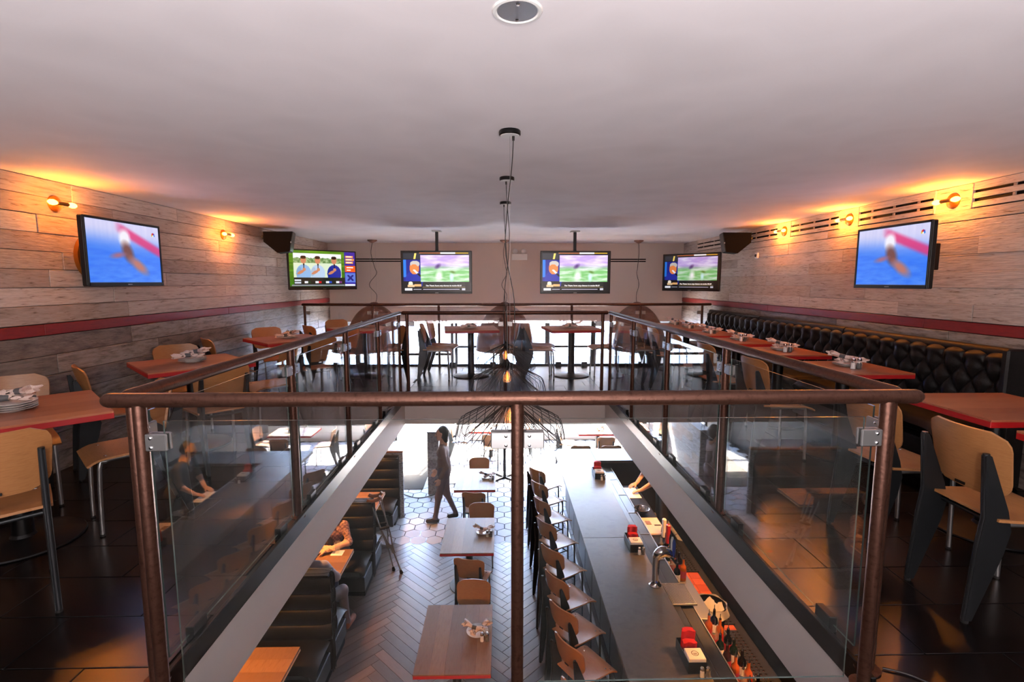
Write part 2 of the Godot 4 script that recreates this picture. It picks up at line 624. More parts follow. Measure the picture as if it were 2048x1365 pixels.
func build_floors():
	shell("floor", "dark carpeted walkway at the near end of the mezzanine", span(Vector3(XL, -0.012, 3.2), Vector3(XR, 0.0, -0.9)), M.rear_carpet)
	shell("floor", "dark carpeted strip between the near railing and the walkway", span(Vector3(VX0 + 0.02, -0.012, -0.9), Vector3(VX1 - 0.02, 0.0, VZ0 + 0.045)), M.rear_carpet)
	var bed := shell("floor", "dark glossy tile floor of the mezzanine", span(Vector3(XL, -0.012, -0.9), Vector3(VX0 + 0.02, -0.006, ZR - 0.04)), M.grout)
	var st := S()
	bx(st, Vector3.ZERO, Vector3(0.606, 0.011, 0.301), 0.002)
	var full := done(st)
	var areas := [[XL, VX0 + 0.02, -0.9, ZR - 0.03], [VX1 - 0.02, XR, -0.9, ZR - 0.03], [VX0 + 0.02, VX1 - 0.02, VZ1 - 0.02, ZR - 0.03]]
	for n in areas.size():
		var a: Array = areas[n]
		if n > 0:
			shell("floor", ["", "dark tile bed along the right side of the mezzanine", "dark tile bed of the street-side bridge"][n], span(Vector3(a[0], -0.012, a[2]), Vector3(a[1], -0.006, a[3])), M.grout)
		var row := 0
		var z: float = a[2]
		while z - 0.05 > a[3]:
			var d := minf(0.305, z - a[3])
			var x: float = a[0] - (0.305 if row % 2 else 0.0)
			while x < a[1] - 0.03:
				var x0 := maxf(x, a[0])
				var x1 := minf(x + 0.61, a[1])
				if x1 - x0 > 0.04:
					var o := obj("tile", full, M["dark_tile_%d" % rng.randi_range(0, 3)], bed, Vector3((x0 + x1) / 2, -0.0055 + rng.randf_range(-0.0004, 0.0004), z - d / 2))
					o.scale = Vector3((x1 - x0 - 0.004) / 0.606, 1, (d - 0.004) / 0.301)
				x += 0.61
			z -= 0.305
			row += 1
	# ground floor: herringbone blocks, then large white hexagons towards the street
	var base := shell("floor", "herringbone wood floor of the ground floor", span(Vector3(XL, G - 0.2, 3.2), Vector3(XR, G - 0.012, -8.1)), M.grout)
	var w := 0.115
	var l := 0.69
	st = S()
	bx(st, Vector3.ZERO, Vector3(l - 0.003, 0.012, w - 0.003), 0.0015)
	var block := done(st)
	var rest := S()
	var c := cos(PI / 4)
	var n_parts := 0
	for i in range(-60, 61):
		for j in range(-9, 10):
			for k in 2:
				var p := Vector2(i * w + j * l, i * w - j * l) + (Vector2(l / 2, w / 2) if k == 0 else Vector2(l + w / 2, w - l / 2))
				var at := Vector3((p.x - p.y) * c - 0.4, G - 0.006, (p.x + p.y) * c - 6.0)
				if at.z < -8.2 or at.z > -2.6 or at.x < -3.2 or at.x > 1.3:
					continue
				var turn := PI / 4 * (-1.0 if k == 0 else 1.0)
				if at.x > -1.9 and at.x < 1.0 and at.z < -3.6 and n_parts < 300:
					var o := obj("floor_block", block, M["floor_block_%d" % rng.randi_range(0, 4)], base, at)
					o.rotation.y = turn
					n_parts += 1
				else:
					bx(rest, Vector3.ZERO, Vector3(l - 0.003, 0.012, w - 0.003), 0.0, Transform3D(Basis(Vector3.UP, turn), at))
	var more := obj("outer_floor_blocks", rest, M.floor_block_0, base)
	more.set_meta("kind", "stuff")
	var tiled := shell("floor", "white hexagon tile floor towards the street", span(Vector3(XL, G - 0.2, -8.1), Vector3(XR, G - 0.010, ZF)), M.tile_grout)
	var r := 0.150
	var poly := PackedVector2Array()
	for k in 6:
		poly.append(Vector2(sin(TAU * k / 6), cos(TAU * k / 6)) * (r - 0.009))
	st = S()
	var flat := Transform3D(Basis(Vector3.RIGHT, -PI / 2), Vector3.ZERO)
	prism(st, poly, 0.012, flat)
	var hexagon := done(st)
	var spots := []
	var dx := r * sqrt(3.0)
	for j in range(-1, 26):
		for i in range(-14, 15):
			var at := Vector3(i * dx + (dx / 2 if absi(j) % 2 else 0.0) - 0.2, G - 0.0045, -8.25 - j * r * 1.5)
			if at.x > XL + 0.16 and at.x < XR - 0.16 and at.z > ZF + 0.16:
				spots.append([absf(at.x + 0.5) + absf(at.z + 8.0) * 0.8, at])
	spots.sort_custom(func(a, b): return a[0] < b[0])
	var far_tiles := S()
	for k in spots.size():
		if k < 290:
			obj("hexagon_tile", hexagon, M["white_tile_%d" % rng.randi_range(0, 2)], tiled, spots[k][1])
		else:
			prism(far_tiles, poly, 0.012, Transform3D(flat.basis, spots[k][1]))
	obj("outer_hexagon_tiles", far_tiles, M.white_tile_0, tiled).set_meta("kind", "stuff")


# ---------------------------------------------------------------- railings

func pane(parent: Node3D, a: Vector3, b: Vector3, y0: float, y1: float):
	var d := (b - a).normalized()
	var side := d.cross(Vector3.UP) * 0.0035
	var mid := (a + b) * 0.5 + Vector3(0, (y0 + y1) / 2, 0)
	var p := [Vector3(a.x, y0, a.z), Vector3(b.x, y0, b.z), Vector3(b.x, y1, b.z), Vector3(a.x, y1, a.z)]
	var st := S()
	quad(st, p[0] + side, p[1] + side, p[2] + side, p[3] + side, mid - side)
	quad(st, p[0] - side, p[1] - side, p[2] - side, p[3] - side, mid + side)
	var g := obj("glass_panel", st, M.glass, parent)
	# the polished edges of the pane, where the glass is seen through its depth
	st = S()
	for e in 4:
		var f := (e + 1) % 4
		quad(st, p[e] + side, p[f] + side, p[f] - side, p[e] - side, mid)
	obj("glass_edge", st, M.glass_edge, g)


var screw_mesh: ArrayMesh


func clamp_at(parent: Node3D, at: Vector3, along: Vector3, tall := 0.058, wide := 0.07):
	if screw_mesh == null:
		screw_mesh = done(turned([Vector2(0, 0.0), Vector2(0.0055, 0.0), Vector2(0.0055, 0.003), Vector2(0.003, 0.0045), Vector2(0, 0.0045)], 10))
	var st2 := S()
	for s: float in [-1.0, 1.0]:
		bx(st2, Vector3(0, 0, s * 0.012), Vector3(wide, tall, 0.012), 0.003)
	bx(st2, Vector3(wide / 2 - 0.006, 0, 0), Vector3(0.012, tall, 0.02), 0.002)
	var o := obj("clamp", st2, M.bare_steel, parent, at)
	o.rotation.y = atan2(-along.z, along.x)
	for s: float in [-1.0, 1.0]:
		for e: float in [-1.0, 1.0]:
			var sc := obj("screw", screw_mesh, M.chrome, o, Vector3(wide * 0.22, s * tall * 0.28, e * 0.018))
			sc.rotation.x = e * PI / 2


# posts at the given points, one handrail over all of them, a pane in each bay that is asked for
func railing(called_label: String, posts: Array, a: Vector3, b: Vector3, inset: float, post_r := 0.0215, first_clear := 0.075) -> Node3D:
	var t := thing("railing", called_label, "railing")
	var d := (b - a).normalized()
	var st := S()
	tube(st, [a + d * 0.0, a + d * 0.004, a + d * 0.012, a + d * 0.024, b - d * 0.024, b - d * 0.012, b - d * 0.004, b], [0.006, 0.015, 0.021, 0.0245, 0.0245, 0.021, 0.015, 0.006], 20)
	obj("handrail", st, M.bronze, t)
	var r := 0.3
	for p: Vector3 in posts:
		obj("post", turned([Vector2(0, -0.02), Vector2(post_r, -0.02), Vector2(post_r, a.y - 0.016), Vector2(0, a.y - 0.012)], 16), M.bronze, t, Vector3(p.x, 0, p.z))
		obj("post_foot", turned([Vector2(0.045, 0.0), Vector2(0.045, 0.006), Vector2(post_r, 0.010)], 16), M.bronze, t, Vector3(p.x, 0, p.z))
	for k in posts.size() - 1:
		var p: Vector3 = posts[k]
		var q: Vector3 = posts[k + 1]
		if (q - p).length() < 0.3:
			continue
		var s := p + d * first_clear
		var e := q - d * first_clear
		pane(t, Vector3(s.x, 0, s.z), Vector3(e.x, 0, e.z), 0.035, 1.0)
		for y: float in [0.93]:
			clamp_at(t, Vector3(p.x, y, p.z) + d * (post_r + 0.033), -d)
			clamp_at(t, Vector3(q.x, y, q.z) - d * (post_r + 0.033), d)
		for f: float in ([] if absf(p.z - VZ0) < 0.01 and absf(q.z - VZ0) < 0.01 else [0.15, 0.85]):
			var at := s.lerp(e, f)
			var o := obj("base_clamp", box(Vector3.ZERO, Vector3(0.10, 0.075, 0.034), 0.003), M.black_steel, t, Vector3(at.x, 0.03, at.z))
			o.rotation.y = atan2(-d.z, d.x)
	return t


func build_railings():
	var y := 1.07
	railing("bronze pipe railing with two glass panels across the near end of the opening", [Vector3(-1.19, 0, VZ0), Vector3(0.056, 0, VZ0), Vector3(1.315, 0, VZ0)], Vector3(-1.31, y, VZ0), Vector3(1.435, y, VZ0), 0.0)
	var lz := [-1.745, -3.07, -4.16, -5.25, -6.34]
	var l := []
	var r := []
	for z: float in lz:
		l.append(Vector3(VX0, 0, z))
		r.append(Vector3(VX1, 0, z))
	railing("bronze pipe railing with glass along the plank wall side of the opening", l, Vector3(VX0, y, VZ0 - 0.035), Vector3(VX0, y, VZ1), 0.0)
	railing("bronze pipe railing with glass along the banquette side of the opening", r, Vector3(VX1, y, VZ0 - 0.035), Vector3(VX1, y, VZ1), 0.0)
	railing("bronze pipe railing with glass across the street end of the opening", [Vector3(VX0 + 0.09, 0, VZ1), Vector3(0.06, 0, VZ1), Vector3(VX1 - 0.09, 0, VZ1)], Vector3(VX0 + 0.02, y, VZ1), Vector3(VX1 - 0.02, y, VZ1), 0.0)
	var f := []
	for x: float in [-3.34, -2.19, -1.06, 0.09, 1.23, 2.42, 3.50]:
		f.append(Vector3(x, 0, ZR))
	railing("long bronze railing with glass from wall to wall at the street-side edge", f, Vector3(XL + 0.02, y, ZR), Vector3(XR - 0.02, y, ZR), 0.0)


# ---------------------------------------------------------------- board-clad walls

func build_plank_walls():
	var st := S()
	bx(st, Vector3.ZERO, Vector3(1, 1, 1), 0.0)
	var sizes := {}
	for sd in 2:
		var wall: Node = get_node("wall_left" if sd == 0 else "wall_right")
		var x: float = XL - 0.011 if sd == 0 else XR + 0.011
		var heights := []
		var y := CEIL - 0.003
		var rows := 8
		var top_gap := 0.0
		if sd == 1:
			top_gap = 0.285      # vents and lamp boards fill the top of the right wall
		var h := (y - top_gap - 1.145) / (8 if sd == 0 else 6)
		y -= top_gap
		while y > 1.15:
			heights.append([y, h, "pale_board", 6])
			y -= h
		heights.append([1.142, 0.085, "red_board", 0])
		y = 1.055
		while y > 0.01:
			heights.append([y, minf(0.151, y), "grey_board", 5])
			y -= 0.151
		for n in heights.size():
			var z := -1.2 + rng.randf_range(-0.9, 0.0)
			while z > ZS + 0.01:
				var len := rng.randf_range(0.75, 2.5) if heights[n][2] != "red_board" else 2.6
				if z - len < ZS + 0.35:
					len = z - ZS - 0.005
				var hh: float = heights[n][1]
				var m: String = heights[n][2] + ("" if heights[n][3] == 0 else "_%d" % rng.randi_range(0, heights[n][3] - 1))
				var key := "%.2f/%.1f" % [hh, len]
				if not sizes.has(key):
					var s := S()
					bx(s, Vector3.ZERO, Vector3(0.02, hh - 0.004, snappedf(len, 0.1)), 0.002)
					sizes[key] = [done(s), snappedf(len, 0.1)]
				var o := obj("plank", sizes[key][0], M[m], wall, Vector3(x + rng.randf_range(-0.0035, 0.0035), heights[n][0] - hh / 2, z - len / 2))
				o.scale.z = (len - 0.003) / sizes[key][1]
				z -= len
	# the top of the right wall: a long board with slotted vents between the lamps
	var wall_r: Node = get_node("wall_right")
	var z0 := -1.2
	for k in 4:
		var len: float = [2.35, 2.2, 2.35, 2.195][k]
		obj("plank", box(Vector3(XR + 0.011, CEIL - 0.242, z0 - len / 2), Vector3(0.022, 0.082, len - 0.003), 0.002), M["pale_board_%d" % (k % 6)], wall_r)
		z0 -= len
	var vents := [[-2.35, -4.0], [-4.33, -5.27], [-5.55, -6.5], [-6.78, -8.0], [-8.1, -9.6]]
	var edge := -1.2
	for v in vents:
		obj("plank", span(Vector3(XR, CEIL - 0.2, edge), Vector3(XR + 0.022, CEIL - 0.003, v[0] + 0.002), 0.002), M.pale_board_2, wall_r)
		edge = v[1] - 0.002
		var t := thing("linear_vent", ["slotted ventilation grille beside the first lamp on the banquette wall", "slotted ventilation grille between the two lamps above the swimmer screen", "slotted ventilation grille between the second and third banquette wall lamps", "slotted ventilation grille behind the loudspeaker on the banquette wall", "slotted ventilation grille in the street-side corner of the banquette wall"][vents.find(v)], "vent", Vector3(XR, CEIL - 0.1, (v[0] + v[1]) / 2), 0.0, "slotted vents in the banquette wall")
		var len: float = v[0] - v[1]
		obj("duct_backing", box(Vector3(0.017, 0, 0), Vector3(0.01, 0.19, len)), M.black_matte, t)
		for y: float in [-0.072, -0.004, 0.068]:
			obj("slat", box(Vector3(0.002, y, 0), Vector3(0.018, 0.042 if y < 0.06 else 0.058, len - 0.03), 0.002), M.pale_board_2, t)
		for e: float in [-1.0, 1.0]:
			obj("frame_end", box(Vector3(0.0, -0.002, e * (len / 2 - 0.008)), Vector3(0.022, 0.192, 0.016), 0.002), M.pale_board_0, t)
		for k in 3:
			obj("spacer", box(Vector3(0.006, 0, len * (k - 1) * 0.3), Vector3(0.01, 0.17, 0.02)), M.pale_board_3, t)
	obj("plank", span(Vector3(XR, CEIL - 0.2, edge), Vector3(XR + 0.022, CEIL - 0.003, ZS + 0.003), 0.002), M.pale_board_1, wall_r)


# ---------------------------------------------------------------- street front

func build_front():
	shell("wall_front", "white sill wall under the street windows", span(Vector3(-1.25, G, ZF - 0.1), Vector3(XR, G + 0.42, ZF)), M.white_paint)
	shell("wall_front", "pale pier between the entrance and the plank wall", span(Vector3(XL, G, ZF - 0.1), Vector3(-2.85, 0.66, ZF)), M.white_paint)
	var xs := [-1.2, 0.02, 1.24, 2.46, XR]
	for k in 4:
		var a: float = xs[k]
		var b: float = xs[k + 1]
		var st := S()
		for x: float in [a + 0.03, b - 0.03]:
			bx(st, Vector3(x, (G + 0.42 + 0.66) / 2, ZF - 0.05), Vector3(0.06, 0.66 - G - 0.42, 0.09), 0.004)
		for y: float in [G + 0.45, -0.25, 0.63]:
			bx(st, Vector3((a + b) / 2, y, ZF - 0.05), Vector3(b - a - 0.12, 0.06, 0.085), 0.004)
		var w := shell("window_%d" % (k + 1), "tall dark-framed street window, number %d from the entrance" % (k + 1), st, M.black_steel)
		st = S()
		quad(st, Vector3(a + 0.05, G + 0.47, ZF - 0.05), Vector3(b - 0.05, G + 0.47, ZF - 0.05), Vector3(b - 0.05, 0.61, ZF - 0.05), Vector3(a + 0.05, 0.61, ZF - 0.05), Vector3(a, 0, ZF - 1))
		obj("window_pane", st, M.glass, w)
	var st := S()
	for x: float in [-2.82, -1.28]:
		bx(st, Vector3(x, (G + 0.66) / 2, ZF - 0.05), Vector3(0.07, 0.66 - G, 0.1), 0.004)
	for y: float in [-0.45, 0.62]:
		bx(st, Vector3(-2.05, y, ZF - 0.05), Vector3(1.47, 0.07, 0.09), 0.004)
	var d := shell("door_1", "open dark-framed street entrance beside the plank partition", st, M.black_steel)
	st = S()
	quad(st, Vector3(-2.78, -0.41, ZF - 0.05), Vector3(-1.32, -0.41, ZF - 0.05), Vector3(-1.32, 0.58, ZF - 0.05), Vector3(-2.78, 0.58, ZF - 0.05), Vector3(-2, 0, ZF - 1))
	obj("transom_pane", st, M.glass, d)


func build_outside():
	tag(obj("pavement", span(Vector3(-30, G - 0.25, ZF - 0.1), Vector3(30, G - 0.03, ZF - 4.0)), M.pavement), "pale concrete pavement outside the street windows", "pavement", "", "structure")
	tag(obj("road", span(Vector3(-30, G - 0.35, ZF - 4.0), Vector3(30, G - 0.15, ZF - 13.0)), M.asphalt), "grey asphalt road beyond the pavement", "road", "", "structure")
	tag(obj("pavement", span(Vector3(-30, G - 0.25, ZF - 13.0), Vector3(30, G - 0.03, ZF - 16.0)), M.pavement), "pale pavement on the far side of the road", "pavement", "", "structure")
	var t := thing("shop_building", "cream building across the road with a blue awning", "building", Vector3(0, G, ZF - 16.0))
	obj("wall", span(Vector3(-18, 0, -6), Vector3(18, 7, 0)), M.cream_facade, t)
	obj("parapet", span(Vector3(-18.2, 7, -6.2), Vector3(18.2, 7.3, 0.2)), M.white_paint, t)
	for k in 8:
		var x := -15.0 + k * 4.3
		var wdw := obj("window", box(Vector3(x, 4.9, 0.01), Vector3(1.5, 1.8, 0.1), 0.01), M.white_paint, t)
		obj("pane", box(Vector3(x, 4.9, 0.06), Vector3(1.3, 1.6, 0.02)), M.shop_glass, wdw)
		var front := obj("shop_front", box(Vector3(x, 1.4, 0.01), Vector3(3.2, 2.6, 0.1), 0.01), M.white_paint, t)
		obj("pane", box(Vector3(x, 1.5, 0.06), Vector3(2.9, 2.2, 0.02)), M.shop_glass, front)
	var st := S()
	var tp := Transform3D(Basis(Vector3.UP, PI / 2), Vector3(4.2, 0, 0))
	prism(st, PackedVector2Array([Vector2(0, 3.3), Vector2(-1.2, 2.7), Vector2(-1.2, 2.45), Vector2(0, 2.75)]), 7.5, tp)
	obj("awning", st, M.blue_awning, t)


# ---------------------------------------------------------------- chairs, tables, settings

# plywood chair with blade-shaped rear legs; it faces -z, its base is the floor under its seat
func make_chair(called: String, sh: float) -> Node3D:
	var t := thing(called, "chair", "chair" if sh < 0.6 else "bar stool")
	var st := S()
	board(st, func(u: float, v: float):
		var x := (u - 0.5) * 0.40 * (1.0 - 0.10 * v)
		var z := -0.225 + v * 0.42
		var e := (u - 0.5) * 2.0
		var y := sh + 0.006 - 0.016 * exp(-pow((v - 0.55) / 0.28, 2.0)) * (1.0 - e * e) - 0.032 * pow(maxf(0.0, 0.22 - v) / 0.22, 2.0) + 0.012 * v * v
		return Vector3(x, y, z), 10, 14, -0.012)
	obj("seat", st, M.oak, t)
	st = S()
	var hw := 0.205
	var hh := 0.142 if sh < 0.6 else 0.12
	var yc := sh + (0.235 if sh < 0.6 else 0.215)
	board(st, func(u: float, v: float):
		var y := (v * 2.0 - 1.0) * hh
		var rr := 0.07
		var over := maxf(0.0, absf(y) - (hh - rr))
		var wide := hw - rr + sqrt(maxf(0.0, rr * rr - over * over)) - (0.02 * (1.0 - v))
		var x := (u * 2.0 - 1.0) * wide
		return Vector3(x, yc + y, 0.195 + (y + hh) * 0.20 - 0.045 * pow(x / hw, 2.0)), 12, 12, 0.012)
	var back := obj("backrest", st, M.oak, t)
	obj("maker_plate", box(Vector3(0, yc - hh + 0.018, 0.212), Vector3(0.05, 0.012, 0.003)), M.black_steel, back)
	# rear legs: sheet-metal blades, widest under the seat
	var top := sh + (0.295 if sh < 0.6 else 0.27)
	for s: float in [-1.0, 1.0]:
		st = S()
		var poly := PackedVector2Array([Vector2(-0.255, 0.012), Vector2(-0.285, 0.012), Vector2(-0.262, sh * 0.75), Vector2(-0.245, sh + 0.02), Vector2(-0.268, top - 0.01), Vector2(-0.258, top), Vector2(-0.243, top - 0.01), Vector2(-0.150, sh + 0.05), Vector2(-0.128, sh - 0.04), Vector2(-0.150, sh - 0.14)])
		prism(st, poly, 0.024, Transform3D(Basis(Vector3.UP, PI / 2), Vector3(s * 0.158, 0, 0)))
		tube(st, [Vector3(s * 0.158, 0.012, 0.277), Vector3(s * 0.158, sh * 0.75, 0.254), Vector3(s * 0.158, sh + 0.02, 0.237), Vector3(s * 0.158, top, 0.258)], 0.0125, 8)
		var leg := obj("rear_leg", st, M.leg_steel, t)
		obj("glide", turned([Vector2(0, 0), Vector2(0.014, 0), Vector2(0.014, 0.014), Vector2(0, 0.014)], 8), M.rubber, leg, Vector3(s * 0.158, 0, 0.274))
		st = S()
		tube(st, bend([Vector3(s * 0.172, 0.010, -0.178), Vector3(s * 0.170, sh - 0.06, -0.165), Vector3(s * 0.168, sh - 0.022, -0.135), Vector3(s * 0.162, sh - 0.014, -0.08), Vector3(s * 0.158, sh - 0.012, 0.15)], 3), 0.0115, 8)
		leg = obj("front_leg", st, M.leg_steel if sh > 0.6 else M.bare_steel, t)
		obj("glide", turned([Vector2(0, 0), Vector2(0.013, 0), Vector2(0.013, 0.012), Vector2(0, 0.012)], 8), M.rubber, leg, Vector3(s * 0.172, 0, -0.178))
	obj("seat_rail", rod(Vector3(-0.165, sh - 0.018, -0.09), Vector3(0.165, sh - 0.018, -0.09), 0.010, 8), M.leg_steel, t)
	obj("seat_rail", rod(Vector3(-0.158, sh - 0.03, 0.15), Vector3(0.158, sh - 0.03, 0.15), 0.010, 8), M.leg_steel, t)
	if sh > 0.6:
		st = S()
		tube(st, [Vector3(-0.171, 0.25, -0.172), Vector3(0.171, 0.25, -0.172)], 0.010, 8)
		obj("footrest", st, M.leg_steel, t)
		for s: float in [-1.0, 1.0]:
			obj("side_stretcher", rod(Vector3(s * 0.168, 0.27, -0.172), Vector3(s * 0.158, 0.27, 0.262), 0.009, 8), M.leg_steel, t)
	for p: Vector3 in [Vector3(-0.14, sh - 0.0035, -0.13), Vector3(0.14, sh - 0.0035, -0.13)]:
		obj("screw", turned([Vector2(0.009, 0), Vector2(0.007, 0.003), Vector2(0, 0.004)], 8), M.chrome, t, p + Vector3(0, 0.008, 0))
	return t


func chair(at: Vector3, faces: Vector2, label: String, group: String):
	again("chair", make_chair.bind("dining_chair", 0.455), at, atan2(-faces.x, -faces.y), label, group)


# square pedestal table: strips of wood with a red edge, dark column, wide round foot
func make_square_table(called: String, sx: float, sz: float, h: float, strips: int, low: bool) -> Node3D:
	var t := thing(called, "table", "table")
	for k in strips:
		var m: Material = M["low_strip_%d" % (k % 3)] if low else M["top_strip_%d" % ((k * 3 + k / 2) % 4)]
		if low:
			obj("top_strip", box(Vector3(-sx / 2 + sx * (k + 0.5) / strips, h - 0.008, 0), Vector3(sx / strips - 0.0006, 0.016, sz - 0.002), 0.0005), m, t)
		else:
			obj("top_strip", box(Vector3(0, h - 0.008, -sz / 2 + sz * (k + 0.5) / strips), Vector3(sx - 0.002, 0.016, sz / strips - 0.0006), 0.0005), m, t)
	obj("edge_band", box(Vector3(0, h - 0.026, 0), Vector3(sx, 0.033, sz), 0.002), M.red_edge, t)
	obj("mounting_plate", box(Vector3(0, h - 0.048, 0), Vector3(0.4, 0.012, 0.4), 0.003), M.black_steel, t)
	obj("column", turned([Vector2(0.05, 0.02), Vector2(0.05, h - 0.05)], 18), M.black_steel, t)
	obj("foot", turned([Vector2(0, 0.0), Vector2(0.275, 0.0), Vector2(0.28, 0.006), Vector2(0.275, 0.013), Vector2(0.20, 0.022), Vector2(0.06, 0.034), Vector2(0.05, 0.05)], 30), M.black_steel, t)
	return t


func make_plate() -> Node3D:
	var t := thing("plate", "plate", "plate")
	obj("dish", turned([Vector2(0, 0.0), Vector2(0.062, 0.0), Vector2(0.066, 0.004), Vector2(0.108, 0.014), Vector2(0.110, 0.0165), Vector2(0.106, 0.0165), Vector2(0.066, 0.0075), Vector2(0, 0.006)], 28), M.porcelain, t)
	return t


# cloth napkin rolled in a paper band, its two ends spread out
func make_napkin() -> Node3D:
	var t := thing("rolled_napkin", "napkin", "napkin")
	var st := S()
	skin(st, func(u: float, v: float):
		var l := (u - 0.5) * 0.23
		var e := absf(u - 0.5) * 2.0
		var a := v * TAU
		var wide := 0.016 + 0.030 * pow(e, 1.6)
		var tall := 0.015 + 0.006 * e
		var fold := 1.0 + 0.22 * e * sin(a * 5.0 + u * 7.0)
		return Vector3(l + 0.012 * e * sin(a * 3.0) * signf(u - 0.5), 0.018 + tall * sin(a) * fold, wide * cos(a) * fold + 0.010 * sin(u * 9.0)), 14, 20, Vector3(0, 0.018, 0))
	for e: float in [0.0, 1.0]:
		var c := Vector3((e - 0.5) * 0.215, 0.018, 0)
		for k in 20:
			var f := func(v: float): return Vector3((e - 0.5) * 0.23 + 0.012 * sin(v * TAU * 3.0) * signf(e - 0.5), 0.018 + 0.021 * sin(v * TAU) * (1.0 + 0.22 * sin(v * TAU * 5.0 + e * 7.0)), 0.046 * cos(v * TAU) * (1.0 + 0.22 * sin(v * TAU * 5.0 + e * 7.0)) + 0.010 * sin(e * 9.0))
			tri(st, c, f.call(k / 20.0), f.call((k + 1) / 20.0), Vector3(0, 0.018, 0))
	obj("cloth", st, M.napkin, t)
	st = S()
	tube(st, [Vector3(-0.022, 0.018, 0.010 * sin(4.0)), Vector3(0.022, 0.018, 0.010 * sin(5.0))], 0.0195, 14, false, false)
	obj("paper_band", st, M.napkin_band, t)
	return t


func make_shaker(what: String) -> Node3D:
	var t := thing(what + "_shaker", "shaker", "shaker")
	obj("filling", turned([Vector2(0, 0.002), Vector2(0.017, 0.002), Vector2(0.016, 0.048), Vector2(0, 0.048)], 12), M[what], t)
	obj("glass_body", turned([Vector2(0, 0.0), Vector2(0.020, 0.0), Vector2(0.021, 0.006), Vector2(0.018, 0.062), Vector2(0.016, 0.068)], 12), M.clear_glass, t)
	obj("cap", turned([Vector2(0.018, 0.064), Vector2(0.019, 0.070), Vector2(0.018, 0.084), Vector2(0.010, 0.092), Vector2(0, 0.093)], 12), M.chrome, t)
	return t


# plates, rolled napkins and shakers laid on a table; `where` names the table
func setting(at: Vector3, where: String, plates: int, turn: float):
	var y := at.y
	for k in plates:
		again("plate", make_plate, at + Vector3(rng.randf_range(-0.002, 0.002), k * 0.0115, rng.randf_range(-0.002, 0.002)), 0.0, "white plate under the napkins on " + where, "plates on " + where)
	y += plates * 0.0115 + 0.006
	var dirs := [0.35, -0.55] if plates > 2 else [0.3, -0.8]
	for k in 2:
		var n := again("napkin", make_napkin, Vector3(at.x + 0.035 * (k * 2 - 1) * cos(turn), y + 0.034 * k, at.z - 0.035 * (k * 2 - 1) * sin(turn)), turn + float(dirs[k]), ("upper" if k else "lower") + " rolled napkin on " + where)
		n.rotation.z = 0.18 if k else 0.0
	var side := Vector3(-sin(turn), 0, -cos(turn))
	again("salt", make_shaker.bind("salt"), at + side * 0.155 + Vector3(-0.024, 0, 0), 0.0, "salt shaker on " + where)
	again("pepper", make_shaker.bind("pepper"), at + side * 0.155 + Vector3(0.026, 0, 0), 0.0, "pepper shaker on " + where)


